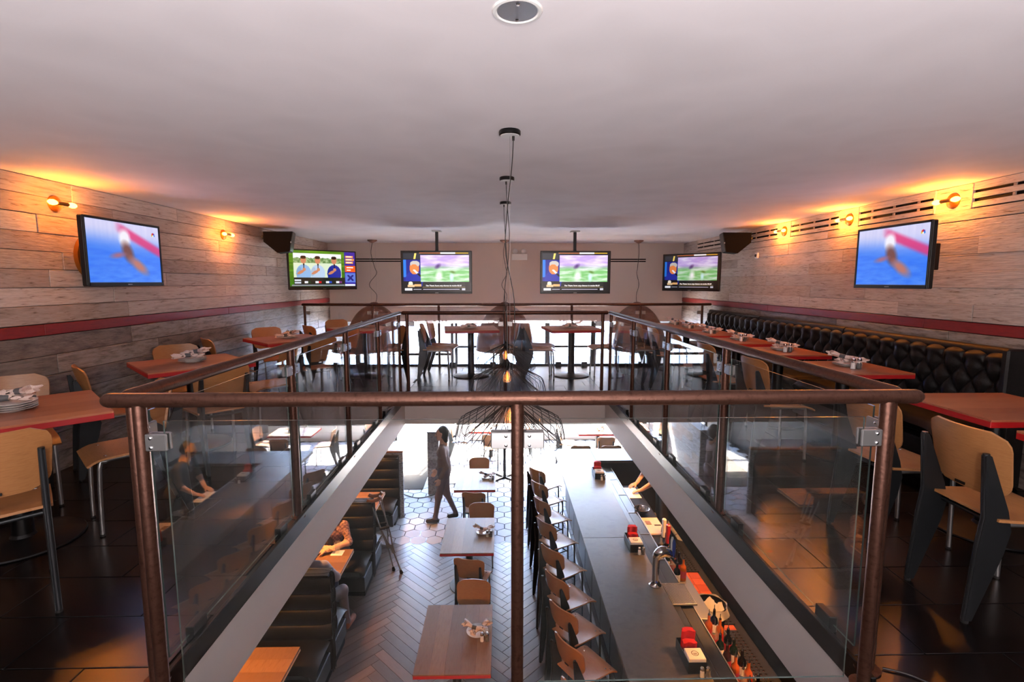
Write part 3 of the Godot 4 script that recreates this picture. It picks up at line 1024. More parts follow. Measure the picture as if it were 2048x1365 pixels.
func build_upstairs_furniture():
	# square tables set cornerwise along the plank wall
	var left := [[Vector2(-2.70, -2.80), "nearest the near railing corner", 4], [Vector2(-2.74, -4.53), "in front of the wall screen", 3], [Vector2(-2.68, -6.45), "under the second wall lamp", 1], [Vector2(-2.12, -7.9), "in the street-side corner", 1]]
	for k in 4:
		var c: Vector2 = left[k][0]
		var where: String = "the cornerwise table " + left[k][1]
		again("square_table", make_square_table.bind("square_table", 0.80, 0.80, 0.75, 6, false), Vector3(c.x, 0, c.y), PI / 4, "red-edged wooden table set cornerwise along the plank wall, " + left[k][1], "cornerwise square tables")
		setting(Vector3(c.x, 0.751, c.y - 0.02), where, left[k][2], 0.3)
	var l_chairs := [
		[-2.27, -2.24, -1, -1, "back turned to the aisle, at the cornerwise table nearest the near railing corner"], [-2.29, -3.09, -1, 1, "tucked under the cornerwise table nearest the near railing corner"],
		[-3.12, -3.26, 1, 1, "against the plank wall at the cornerwise table nearest the near railing corner"], [-3.0, -3.98, 1, -1, "beside the plank wall with its back to the nearest cornerwise table"],
		[-3.1, -4.98, 1, 1, "against the plank wall at the table in front of the wall screen"], [-2.28, -4.05, -1, -1, "on the railing side of the table in front of the wall screen"],
		[-2.28, -5.02, -1, 1, "on the street side of the table in front of the wall screen"], [-3.12, -5.85, 1, -1, "by the plank wall, back to the table before the wall screen"],
		[-3.08, -6.92, 1, 1, "against the plank wall at the table under the second wall lamp"], [-2.2, -5.98, -1, -1, "on the railing side of the table under the second wall lamp"], [-2.2, -6.95, -1, 1, "on the street side of the table under the second wall lamp"],
		[-2.62, -7.52, 1, -1, "by the plank wall at the table in the street-side corner"], [-2.58, -8.36, 1, 1, "in the street-side corner against the front railing"], [-1.66, -7.46, -1, -1, "on the near side of the street-side corner table"]]
	for c in l_chairs:
		chair(Vector3(c[0], 0, c[1]), Vector2(c[2], c[3]), "plywood chair " + c[4], "plywood chairs along the plank wall")
	# tables on the street-side bridge
	for k in 2:
		var c: Vector2 = [Vector2(-0.46, -7.85), Vector2(1.10, -7.85)][k]
		var nm: String = ["left-hand bridge table beside the hanging wire lamps", "bridge table towards the banquette"][k]
		again("square_table", make_square_table.bind("square_table", 0.80, 0.80, 0.75, 6, false), Vector3(c.x, 0, c.y), 0.12, ["red-edged table on the bridge in front of the middle bell lamp", "red-edged table on the bridge in front of the bell lamp towards the banquette"][k], "tables on the street-side bridge")
		setting(Vector3(c.x, 0.751, c.y), "the " + nm.trim_prefix("left-hand "), 1, 0.2)
		for s: Vector2 in [Vector2(-0.50, 0.22), Vector2(-0.46, -0.24), Vector2(0.52, -0.06)]:
			chair(Vector3(c.x + s.x, 0, c.y + s.y), Vector2(-s.x, -s.y * 0.2), "plywood chair %s the %s" % ["across from the pair at" if s.x > 0.0 else ("on the room side of" if s.y > 0.0 else "on the street side of"), nm.trim_prefix("left-hand ")], "plywood chairs on the bridge")
	# small tables along the banquette
	var zs := [-2.05, -2.82, -4.15, -5.15, -6.10, -6.98, -7.78, -8.42]
	var nth := ["beyond the banquette's near end", "at the banquette's near end", "second along the banquette", "third along the banquette", "fourth along the banquette", "fifth along the banquette", "sixth along the banquette", "last along the banquette"]
	for k in zs.size():
		var h := 0.735 if k == 0 else 0.75
		var key := "low_small" if k == 0 else "small_table"
		again(key, make_square_table.bind("small_table", 0.70, 0.64 if k < 7 else 0.64, h, 5, false), Vector3(2.87, 0, zs[k]), 0.0, "small red-edged wooden table " + nth[k], "small tables along the banquette")
		if k > 1:
			setting(Vector3(2.93, 0.751, zs[k] - 0.05), "the small table " + nth[k], 2, PI - 0.2)
		if k < 7:
			chair(Vector3(2.30 - (0.03 if k < 2 else 0.0), 0, zs[k] + (0.06 if k == 1 else (-0.10 if k == 0 else 0.0))), Vector2(1, -0.06 if k else 0.02), "plywood chair facing the small table " + nth[k], "plywood chairs facing the banquette")
	build_banquette()


func build_banquette():
	var ends := [-3.43, -5.20, -6.95, -8.66]
	var label := ["black tufted leather banquette section with the open near end", "middle black tufted leather banquette section", "black tufted leather banquette section by the front railing"]
	for k in 3:
		var z0: float = ends[k] - 0.006
		var z1: float = ends[k + 1] + 0.006
		var t := thing("banquette", label[k], "banquette", Vector3(XR - 0.02, 0, (z0 + z1) / 2), 0.0, "tufted banquette sections")
		var len := z0 - z1
		obj("plinth", box(Vector3(-0.28, 0.05, 0), Vector3(0.5, 0.1, len - 0.02)), M.black_matte, t)
		obj("seat_base", box(Vector3(-0.30, 0.21, 0), Vector3(0.58, 0.22, len), 0.01), M.leather, t)
		var st := S()
		board(st, func(u: float, v: float):
			var e := pow(absf(u - 0.5) * 2.0, 8.0)
			var f := pow(absf(v - 0.5) * 2.0, 30.0)
			return Vector3(-0.61 + 0.52 * u, 0.46 - 0.05 * e - 0.04 * f, (v - 0.5) * len), 16, 40, -0.12)
		obj("seat_cushion", st, M.leather, t)
		# deep-buttoned back: puffs between diamond-shaped creases, pleats running up to the top roll
		var cols := 20.0
		var face := func(u: float, v: float):
			var y := 0.44 + 0.50 * v
			var p := u * cols
			var q := v * 4.6 + 0.4
			var puff := pow(absf(sin(PI * (p + q) * 0.5)) * absf(sin(PI * (p - q) * 0.5)), 0.55)
			var pleat := pow(absf(sin(PI * p * 0.5)), 0.5)
			var up := smoothstep(0.80, 0.92, v)
			var x := -0.10 - 0.050 * lerpf(puff, pleat, up) - 0.03 * (1.0 - v)
			var top := maxf(0.0, v - 0.92) / 0.08
			return Vector3(x + 0.05 * top * top, y + 0.012 * pleat * up, (u - 0.5) * (len - 0.008))
		st = S()
		skin(st, face, 200, 44, Vector3(2, 0.5, 0))
		obj("tufted_back", st, M.leather, t)
		st = S()
		tube(st, [Vector3(-0.055, 0.945, -len / 2 + 0.003), Vector3(-0.055, 0.945, len / 2 - 0.003)], 0.045, 14)
		obj("top_roll", st, M.leather, t)
		obj("back_board", box(Vector3(-0.04, 0.5, 0), Vector3(0.08, 0.88, len - 0.006), 0.004), M.leather, t)
		if k == 0:
			obj("end_panel", box(Vector3(-0.09, 0.50, len / 2 + 0.03), Vector3(0.19, 0.99, 0.055), 0.012), M.leather, t)


# ---------------------------------------------------------------- screens, loudspeakers, wall and ceiling fittings

func ell(im: Image, cx: float, cy: float, rx: float, ry: float, c: Color, tilt := 0.0, soft := 0.0):
	var r := maxf(rx, ry) + soft * maxf(rx, ry)
	for y in range(maxi(0, int(cy - r)), mini(im.get_height(), int(cy + r) + 1)):
		for x in range(maxi(0, int(cx - r)), mini(im.get_width(), int(cx + r) + 1)):
			var d := Vector2(x - cx, y - cy).rotated(-tilt)
			var q := sqrt(pow(d.x / rx, 2.0) + pow(d.y / ry, 2.0))
			if q < 1.0:
				im.set_pixel(x, y, im.get_pixel(x, y).lerp(c, 1.0 if soft == 0.0 else clampf((1.0 - q) / soft, 0.0, 1.0)))


func rect(im: Image, x: int, y: int, w: int, h: int, c: Color):
	im.fill_rect(Rect2i(x, y, w, h), c)


func swimmer_picture() -> Image:
	var im := Image.create(240, 136, false, Image.FORMAT_RGB8)
	var n := FastNoiseLite.new()
	n.seed = 9
	n.frequency = 0.03
	for y in 136:
		for x in 240:
			var u := x / 240.0
			var v := y / 136.0
			var c := Color(0.80, 0.80, 0.95).lerp(Color(0.18, 0.45, 0.95), smoothstep(0.15, 0.62, v + 0.1 * (1.0 - u)))
			c = c.lerp(Color(0.55, 0.72, 1.0), 0.35 * clampf(0.5 + n.get_noise_2d(x * 0.5, y * 2.5), 0.0, 1.0) * v)
			c = c.lerp(Color(0.95, 0.93, 1.0), 0.5 * smoothstep(0.40, 0.0, v) * (0.5 + 0.5 * n.get_noise_2d(x * 2.0, 3.0)))
			# the pink lane line runs down to the right
			var lane := v - (0.05 + (u - 0.35) * 0.62)
			if u > 0.33:
				c = c.lerp(Color(0.90, 0.16, 0.42), 0.8 * smoothstep(0.13, 0.03, absf(lane)) * smoothstep(0.33, 0.50, u))
			im.set_pixel(x, y, c)
	ell(im, 116, 34, 24, 26, Color(0.95, 0.94, 0.98), 0.0, 0.5)
	ell(im, 124, 66, 34, 22, Color(0.46, 0.28, 0.26), 1.0, 0.6)
	ell(im, 158, 96, 46, 17, Color(0.72, 0.45, 0.40), 0.5, 0.7)
	ell(im, 92, 74, 34, 9, Color(0.62, 0.40, 0.50), -0.15, 0.8)
	for k in 5:
		ell(im, 219 + 4 * cos(PI + k * PI / 4), 20 + 4 * sin(PI + k * PI / 4), 2.6, 2.6, [Color(0.9, 0.8, 0.2), Color(0.9, 0.4, 0.1), Color(0.8, 0.1, 0.2), Color(0.4, 0.2, 0.7), Color(0.1, 0.5, 0.9)][k])
	ell(im, 219, 21, 2.4, 2.8, Color(0.95, 0.95, 0.95))
	return im


func interview_picture() -> Image:
	var im := Image.create(240, 136, false, Image.FORMAT_RGB8)
	var n := FastNoiseLite.new()
	n.seed = 12
	n.frequency = 0.02
	for y in 136:
		for x in 240:
			im.set_pixel(x, y, Color(0.20, 0.45, 0.06).lerp(Color(0.42, 0.66, 0.14), clampf(0.5 + n.get_noise_2d(x * 0.4, y * 3.0) - y / 200.0, 0.0, 1.0)))
	rect(im, 14, 10, 172, 88, Color(0.96, 0.97, 1.0))
	for x in range(14, 186):
		for y in range(20, 98):
			var c := Color(0.86, 0.92, 0.80) if y > 44 else Color(0.30, 0.46, 0.22).lerp(Color(0.7, 0.8, 0.6), clampf(0.5 + n.get_noise_2d(x * 4.0, y * 4.0), 0.0, 1.0))
			if y > 26 + 6.0 * n.get_noise_1d(x * 3.0):
				im.set_pixel(x, y, c)
	for k in 3:
		var cx: float = [48.0, 98.0, 158.0][k]
		var shirt: Color = [Color(0.55, 0.72, 0.90), Color(0.72, 0.82, 0.93), Color(0.10, 0.18, 0.62)][k]
		ell(im, cx, 82, 26, 32, shirt)
		rect(im, int(cx - 24), 82, 48, 16, shirt)
		ell(im, cx - 17, 76, 8, 17, shirt.darkened(0.1), 0.3)
		ell(im, cx, 34, 9.5, 13, Color(0.80, 0.52, 0.38))
		ell(im, cx, 24, 10, 6, Color(0.16, 0.10, 0.07))
		ell(im, cx + 1, 50, 3, 4, Color(0.04, 0.04, 0.05))
		rect(im, int(cx), 53, 3, 14, Color(0.10, 0.10, 0.12))
		ell(im, cx + 2, 68, 6, 6, Color(0.82, 0.55, 0.40))
		ell(im, cx - 10, 78, 14, 5, Color(0.80, 0.52, 0.38), -0.5)
	rect(im, 14, 98, 186, 30, Color(0.10, 0.14, 0.12))
	rect(im, 198, 0, 42, 136, Color(0.12, 0.10, 0.62))
	for k in 3:
		rect(im, 202, 14 + k * 11, 30 + 4 * (k % 2), 8, Color(0.96, 0.62, 0.25))
		rect(im, 205, 16 + k * 11, 22, 3, Color(1, 1, 1))
	rect(im, 200, 52, 40, 24, Color(0.93, 0.36, 0.10))
	rect(im, 206, 57, 26, 4, Color(1, 1, 1))
	rect(im, 206, 67, 16, 4, Color(1, 0.95, 0.9))
	rect(im, 200, 80, 40, 36, Color(0.35, 0.48, 0.85))
	for k in range(-9, 10):
		rect(im, 217 + k, 96 + k, 6, 5, Color(0.10, 0.14, 0.50))
		rect(im, 217 - k, 96 + k, 6, 5, Color(0.10, 0.14, 0.50))
	for k in 4:
		rect(im, 50 + k * 38, 111, 12, 8, Color(0.92, 0.93, 0.95))
		rect(im, 62 + k * 38, 111, 10, 8, [Color(0.1, 0.25, 0.15), Color(0.75, 0.1, 0.12), Color(0.15, 0.3, 0.75), Color(0.45, 0.2, 0.5)][k])
	rect(im, 16, 105, 22, 6, Color(0.85, 0.88, 0.92))
	rect(im, 16, 114, 22, 6, Color(0.80, 0.84, 0.90))
	rect(im, 6, 124, 190, 5, Color(0.55, 0.58, 0.62))
	rect(im, 198, 122, 40, 8, Color(0.88, 0.90, 0.94))
	rect(im, 0, 130, 240, 6, Color(0.05, 0.05, 0.07))
	return im


func studio_picture() -> Image:
	var im := Image.create(240, 136, false, Image.FORMAT_RGB8)
	var n := FastNoiseLite.new()
	n.seed = 31
	n.frequency = 0.02
	im.fill(Color(0.06, 0.06, 0.07))
	rect(im, 4, 4, 62, 20, Color(0.16, 0.17, 0.20))
	for y in range(4, 24):
		rect(im, 44 - y / 5, y, 7, 1, Color(0.95, 0.82, 0.40))
	rect(im, 60, 2, 74, 3, Color(0.72, 0.42, 0.25))
	rect(im, 134, 1, 52, 5, Color(1.0, 0.98, 1.0))
	rect(im, 186, 2, 46, 3, Color(0.85, 0.68, 0.2))
	rect(im, 4, 26, 60, 74, Color(0.08, 0.12, 0.50))
	rect(im, 4, 26, 10, 60, Color(0.12, 0.45, 0.85))
	ell(im, 42, 96, 32, 34, Color(0.10, 0.16, 0.60))
	rect(im, 4, 100, 62, 36, Color(0.06, 0.06, 0.07))
	ell(im, 42, 54, 17, 22, Color(0.85, 0.45, 0.22))
	ell(im, 44, 40, 17, 11, Color(0.75, 0.72, 0.70))
	ell(im, 41, 58, 15, 17, Color(0.88, 0.50, 0.26))
	for k in 26:
		rect(im, 38 + k, 60 + int(k * 0.9), 6, 4, Color(0.92, 0.92, 0.95) if k < 14 else Color(0.05, 0.05, 0.06))
	for y in range(10, 102):
		for x in range(64, 234):
			var v := (y - 10) / 92.0
			var c := Color(0.72, 0.60, 0.86).lerp(Color(0.46, 0.72, 0.42), smoothstep(0.32, 0.58, v))
			c = c.lerp(Color(0.95, 0.93, 0.97), clampf(0.25 + 0.9 * n.get_noise_2d(x * 0.5, y * 3.0), 0.0, 0.7))
			im.set_pixel(x, y, c)
	ell(im, 124, 48, 16, 9, Color(0.34, 0.22, 0.46), -0.6, 0.8)
	ell(im, 128, 80, 16, 22, Color(0.97, 0.95, 0.96), 0.1, 0.8)
	ell(im, 172, 86, 10, 20, Color(0.80, 0.93, 0.96), 0.0, 0.8)
	ell(im, 176, 68, 14, 6, Color(0.35, 0.50, 0.20), 0.2, 0.8)
	ell(im, 28, 108, 8, 8, Color(0.92, 0.86, 0.78))
	rect(im, 18, 112, 24, 8, Color(0.85, 0.72, 0.55))
	rect(im, 42, 110, 24, 8, Color(0.88, 0.66, 0.42))
	rect(im, 70, 104, 150, 17, Color(0.12, 0.13, 0.13))
	rect(im, 70, 120, 150, 1, Color(0.75, 0.65, 0.40))
	rect(im, 8, 124, 26, 8, Color(0.88, 0.88, 0.92))
	rect(im, 38, 127, 28, 2, Color(0.75, 0.75, 0.82))
	rect(im, 72, 127, 128, 2, Color(0.80, 0.78, 0.85))
	rect(im, 208, 124, 12, 7, Color(0.75, 0.75, 0.80))
	return im


# a flat screen; it faces -z of its own frame turned by `turn`; at is the middle of the picture
func screen(label: String, pic: Image, at: Vector3, turn: float, w: float, h: float, caption: String, energy := 1.0) -> Node3D:
	var t := thing("television", label, "television", at, turn, "wall and ceiling televisions")
	obj("casing", box(Vector3(0, 0, 0.028), Vector3(w, h, 0.045), 0.008), M.black_plastic, t)
	obj("rear_housing", box(Vector3(0, -0.02, 0.062), Vector3(w * 0.6, h * 0.6, 0.03), 0.01), M.black_matte, t)
	var m := mat("screen_glow_%d" % M.size(), Color(0.02, 0.02, 0.02), 0.25)
	m.emission_enabled = true
	m.emission = Color.BLACK
	m.emission_texture = ImageTexture.create_from_image(pic)
	m.emission_operator = BaseMaterial3D.EMISSION_OP_ADD
	m.emission = Color.WHITE
	m.emission_operator = BaseMaterial3D.EMISSION_OP_MULTIPLY
	m.emission_energy_multiplier = energy
	var q := QuadMesh.new()
	q.size = Vector2(w - 0.036, h - 0.050)
	var s := obj("screen", q, m, t, Vector3(0, 0.006, 0.004))
	s.rotation.y = PI
	for e: float in [-1.0, 1.0]:
		obj("bezel_side", box(Vector3(e * (w / 2 - 0.008), 0, 0.003), Vector3(0.017, h, 0.012), 0.003), M.black_plastic, t)
	obj("bezel_top", box(Vector3(0, h / 2 - 0.008, 0.003), Vector3(w, 0.017, 0.012), 0.003), M.black_plastic, t)
	obj("bezel_bottom", box(Vector3(0, -h / 2 + 0.014, 0.003), Vector3(w, 0.029, 0.012), 0.003), M.black_plastic, t)
	obj("maker_mark", box(Vector3(0, -h / 2 + 0.014, -0.0035), Vector3(0.05, 0.008, 0.002)), M.bare_steel, t)
	if caption:
		var tm := TextMesh.new()
		tm.text = caption
		tm.font_size = 24
		tm.pixel_size = 0.00112
		tm.depth = 0.001
		var f := SystemFont.new()
		f.font_names = PackedStringArray(["Droid Sans"])
		f.font_weight = 700
		tm.font = f
		var wm := mat("caption_glow_%d" % M.size(), Color(1, 1, 1), 0.5)
		wm.emission_enabled = true
		wm.emission = Color(1, 1, 1)
		wm.emission_energy_multiplier = 0.8 * energy
		var o := obj("caption", tm, wm, t, Vector3(-w * 0.097, -h * 0.310, 0.002))
		o.rotation.y = PI
	var lamp := AreaLight3D.new()
	lamp.name = "screen_light"
	lamp.area_size = Vector2(w * 0.9, h * 0.85)
	lamp.light_color = Color(0.80, 0.86, 1.0)
	lamp.light_energy = 0.10 * energy
	lamp.area_range = 12.0
	lamp.shadow_enabled = true
	lamp.position = Vector3(0, 0, -0.012)
	t.add_child(lamp)
	return t


func build_screens_and_fittings():
	var swim := swimmer_picture()
	var talk := interview_picture()
	var studio := studio_picture()
	var words := "The Titans have any chance to make 00.0?"
	# facing +x means turning -z to +x: turn = -PI/2
	var t := screen("television showing a swimmer on the left plank wall beside the round wall box", swim, Vector3(-3.10, 1.69, -4.365), -PI / 2, 0.86, 0.535, "", 0.68)
	obj("wall_arm", box(Vector3(-0.035, 0, 0.19), Vector3(0.07, 0.16, 0.235), 0.005), M.black_steel, t)
	t = screen("television showing a swimmer above the tufted banquette", swim, Vector3(3.26, 1.665, -4.255), PI / 2, 0.81, 0.525, "", 0.68)
	obj("wall_arm", box(Vector3(0, 0, 0.22), Vector3(0.12, 0.22, 0.32), 0.005), M.black_steel, t)
	t = screen("television showing three men with microphones in the street-side corner", talk, Vector3(-2.87, 1.65, -8.44), PI + 0.755, 1.14, 0.64, "", 0.72)
	obj("wall_arm", box(Vector3(0, 0, 0.405), Vector3(0.05, 0.10, 0.67), 0.005), M.black_steel, t)
	for k in 2:
		t = screen(["television on a ceiling pole showing a studio guest, beside the corner screen with three men", "television on a ceiling pole showing a studio guest, beside the white emergency lamp"][k], studio, Vector3([-0.965, 1.14][k], 1.60, -7.80), PI, 1.07, 0.645, words, 0.95)
		obj("ceiling_pole", box(Vector3(0, 0.44, 0.10), Vector3(0.045, 0.34, 0.045), 0.003), M.black_steel, t)
		obj("pole_arm", box(Vector3(0, 0.26, 0.085), Vector3(0.05, 0.16, 0.03), 0.003), M.black_steel, t)
		obj("ceiling_plate", box(Vector3(0, 0.617, 0.10), Vector3(0.14, 0.012, 0.14), 0.002), M.bare_steel, t)
	t = screen("television showing a studio guest in the corner by the banquette wall", studio, Vector3(3.03, 1.61, -8.16), PI - 0.853, 0.98, 0.60, words, 0.6)
	obj("wall_arm", box(Vector3(0, 0, 0.43), Vector3(0.05, 0.10, 0.73), 0.005), M.black_steel, t)
	# round recess behind the swimmer's screen
	t = thing("wall_box", "round cream wall box with cables behind the swimmer's screen", "wall box", Vector3(XL + 0.002, 1.66, -4.40))
	var st := S()
	lathe(st, [Vector2(0.15, 0.0), Vector2(0.20, 0.0), Vector2(0.20, 0.035), Vector2(0.175, 0.04), Vector2(0.15, 0.03), Vector2(0.15, 0.0)], 32, Transform3D(Basis(Vector3.FORWARD, PI / 2), Vector3.ZERO))
	obj("ring", st, M.brass, t)
	st = S()
	lathe(st, [Vector2(0, 0.004), Vector2(0.15, 0.004), Vector2(0.15, 0.0)], 28, Transform3D(Basis(Vector3.FORWARD, PI / 2), Vector3.ZERO))
	obj("recess", st, M.black_matte, t)
	for k in 3:
		st = S()
		tube(st, bend([Vector3(0.01, -0.06 + k * 0.03, 0.03), Vector3(0.08, 0.0 + k * 0.02, 0.0), Vector3(0.12, -0.05, -0.06)], 4), 0.006, 6)
		obj("cable", st, M.salt, t)
	# loudspeakers
	for k in 2:
		var s := -1.0 if k == 0 else 1.0
		t = thing("loudspeaker", ["black wedge loudspeaker on the plank wall beside the screen with three men", "black wedge loudspeaker on the banquette wall beside the vents"][k], "loudspeaker", Vector3([-3.16, 3.43][k], 2.035, -7.5), -s * 0.25, "wedge loudspeakers")
		st = S()
		prism(st, PackedVector2Array([Vector2(-s * -0.19, 0.12), Vector2(-s * -0.19, -0.02), Vector2(-s * -0.02, -0.17), Vector2(-s * 0.14, -0.15), Vector2(-s * 0.19, 0.13)]), 0.30, Transform3D(Basis(), Vector3(0, 0, 0)))
		obj("cabinet", st, M.black_matte, t)
		st = S()
		var gp := PackedVector2Array([Vector2(-s * 0.145, -0.14), Vector2(-s * 0.153, -0.14), Vector2(-s * 0.198, 0.12), Vector2(-s * 0.19, 0.12)])
		prism(st, gp, 0.28)
		obj("grille", st, M.black_plastic, t)
		obj("badge", box(Vector3(-s * 0.165, -0.02, 0.152), Vector3(0.012, 0.02, 0.004)), M.bare_steel, t)
		obj("wall_bracket", box(Vector3(s * 0.205, 0.05, 0), Vector3(0.06, 0.05, 0.05), 0.003), M.black_steel, t)
	# painted-wall fittings
	for k in 2:
		t = thing("slot_diffuser", ["black double slot diffuser beside the screen with three men", "black double slot diffuser beside the bell lamp towards the banquette"][k], "vent", Vector3([-2.42, 2.55][k], 1.885, ZS), 0.0, "double slot diffusers")
		for e: float in [-1.0, 1.0]:
			obj("slot", box(Vector3(0, e * 0.021, 0.004), Vector3([0.90, 0.74][k], 0.022, 0.008), 0.001), M.black_matte, t)
		obj("divider", box(Vector3(0, 0, 0.003), Vector3([0.90, 0.74][k], 0.018, 0.006), 0.001), M.front_plaster, t)
	t = thing("emergency_light", "white twin-head emergency light on the painted wall", "emergency light", Vector3(0.38, 1.96, ZS))
	obj("housing", box(Vector3(0, -0.01, 0.035), Vector3(0.31, 0.12, 0.07), 0.006), M.white_paint, t)
	for e: float in [-1.0, 1.0]:
		var head := obj("lamp_head", turned([Vector2(0, -0.05), Vector2(0.03, -0.045), Vector2(0.052, 0.0), Vector2(0.05, 0.008)], 14), M.white_paint, t, Vector3(e * 0.085, 0.10, 0.05))
		head.rotation.x = PI / 2
		var lens := obj("lens", turned([Vector2(0.048, 0.006), Vector2(0.03, 0.02), Vector2(0, 0.026)], 14), M.porcelain, head)
		lens.position = Vector3.ZERO
	t = thing("camera_dome", "small round security camera below the loudspeaker on the banquette wall", "security camera", Vector3(XR - 0.03, 1.83, -7.3))
	obj("mount", box(Vector3(0.015, 0, 0), Vector3(0.03, 0.08, 0.08), 0.01), M.white_paint, t)
	var eye := obj("lens", turned([Vector2(0.022, 0), Vector2(0.018, 0.012), Vector2(0, 0.016)], 12), M.black_plastic, t)
	eye.rotation.z = PI / 2
	# round ceiling fitting above the near railing
	t = thing("ceiling_downlight", "round recessed ceiling light, unlit, above the near railing", "ceiling light", Vector3(0.05, CEIL, -1.55))
	obj("trim_ring", turned([Vector2(0.055, -0.001), Vector2(0.062, -0.006), Vector2(0.070, -0.005), Vector2(0.073, 0.0)], 32), M.white_paint, t)
	obj("lens", turned([Vector2(0.058, -0.003), Vector2(0.03, -0.004), Vector2(0, -0.0045)], 28), M.bare_steel, t)
	for e: float in [-1.0, 1.0]:
		obj("screw", turned([Vector2(0.006, -0.005), Vector2(0.004, -0.008), Vector2(0, -0.008)], 8), M.chrome, t, Vector3(0, 0, e * 0.042))


# ---------------------------------------------------------------- lamps

func omni(parent: Node3D, at: Vector3, c: Color, energy: float, size: float):
	var l := OmniLight3D.new()
	l.name = "bulb_light"
	l.light_color = c
	l.light_energy = energy
	l.light_size = size
	l.omni_range = 15.0
	l.omni_attenuation = 2.0
	l.shadow_enabled = true
	l.position = at
	parent.add_child(l)


const SCONCE_ENERGY := 0.22
const DOWN_ENERGY := 7.5


func make_sconce() -> Node3D:
	var t := thing("wall_sconce", "sconce", "wall lamp")
	var out := Transform3D(Basis(Vector3.RIGHT, PI / 2), Vector3.ZERO)   # y of the turned shapes points into the room (+z)
	var st := S()
	lathe(st, [Vector2(0.062, 0.0), Vector2(0.060, 0.012), Vector2(0.045, 0.022), Vector2(0.02, 0.028), Vector2(0, 0.03)], 22, out)
	obj("wall_plate", st, M.brass, t)
	obj("arm", rod(Vector3(0, 0, 0.02), Vector3(0, 0, 0.062), 0.011), M.brass, t)
	for s: float in [-1.0, 1.0]:
		var along := Transform3D(Basis(Vector3.FORWARD, s * PI / 2), Vector3(0, 0, 0.065))
		st = S()
		lathe(st, [Vector2(0, -0.002), Vector2(0.014, 0.0), Vector2(0.015, 0.048), Vector2(0.011, 0.052)], 14, along)
		obj("socket", st, M.brass, t)
		st = S()
		lathe(st, [Vector2(0.010, 0.050), Vector2(0.016, 0.062), Vector2(0.022, 0.085), Vector2(0.019, 0.108), Vector2(0.009, 0.126), Vector2(0.0, 0.136)], 14, along)
		obj("bulb", st, M.bulb_glow, t)
		omni(t, Vector3(s * 0.082, 0, 0.065), Color(1.0, 0.56, 0.18), SCONCE_ENERGY, 0.015)
	return t


func make_wire_pendant(drop: float) -> Node3D:
	var t := thing("wire_pendant", "pendant", "pendant lamp")
	var can := obj("canopy", turned([Vector2(0.0, 0.0), Vector2(0.052, 0.0), Vector2(0.055, -0.004), Vector2(0.055, -0.022), Vector2(0.05, -0.026)], 26), M.black_steel, t)
	obj("canopy_cover", turned([Vector2(0.051, -0.024), Vector2(0.048, -0.0275), Vector2(0, -0.028)], 26), M.white_paint, can)
	obj("strain_relief", turned([Vector2(0, -0.026), Vector2(0.007, -0.026), Vector2(0.006, -0.05), Vector2(0, -0.05)], 8), M.black_plastic, can, Vector3(0.018, 0, 0))
	obj("hanging_wire", rod(Vector3(0, -0.026, 0), Vector3(0, -drop + 0.06, 0), 0.0008, 5), M.bare_steel, t)
	var st := S()
	tube(st, bend([Vector3(0.018, -0.045, 0), Vector3(0.010, -0.18, 0.004), Vector3(-0.016, -0.42, 0.012), Vector3(-0.022, -0.62, 0.0), Vector3(0.022, -0.86, -0.012), Vector3(0.020, -1.12, 0.01), Vector3(0.004, -drop + 0.04, 0.0)], 5), 0.0028, 6)
	obj("cable", st, M.cable_black, t)
	obj("lampholder", turned([Vector2(0, 0.055), Vector2(0.010, 0.05), Vector2(0.018, 0.035), Vector2(0.018, -0.03), Vector2(0.015, -0.034)], 14), M.black_steel, t, Vector3(0, -drop, 0))
	var bulb := obj("bulb", turned([Vector2(0.013, -0.03), Vector2(0.016, -0.045), Vector2(0.030, -0.075), Vector2(0.034, -0.098), Vector2(0.026, -0.124), Vector2(0.0, -0.134)], 16), M.clear_glass, t, Vector3(0, -drop, 0))
	for k in 4:
		var a := TAU * k / 4
		obj("filament", rod(Vector3(cos(a) * 0.006, -0.05, sin(a) * 0.006), Vector3(cos(a) * 0.012, -0.108, sin(a) * 0.012), 0.0016, 5), M.filament_glow, bulb)
	# each wire runs out along the top, turns down at the rim and comes back to the holder
	st = S()
	tube(st, bend([Vector3(0.019, 0.028, 0), Vector3(0.15, -0.035, 0), Vector3(0.258, -0.092, 0), Vector3(0.278, -0.110, 0), Vector3(0.292, -0.165, 0), Vector3(0.298, -0.205, 0), Vector3(0.285, -0.222, 0), Vector3(0.26, -0.212, 0), Vector3(0.14, -0.11, 0), Vector3(0.021, -0.012, 0)], 3), 0.0021, 5)
	var wire := done(st)
	for k in 30:
		var o := obj("cage_wire", wire, M.cable_black, t, Vector3(0, -drop, 0))
		o.rotation.y = TAU * k / 30
	omni(t, Vector3(0, -drop - 0.095, 0), Color(1.0, 0.55, 0.2), 0.012, 0.02)
	return t


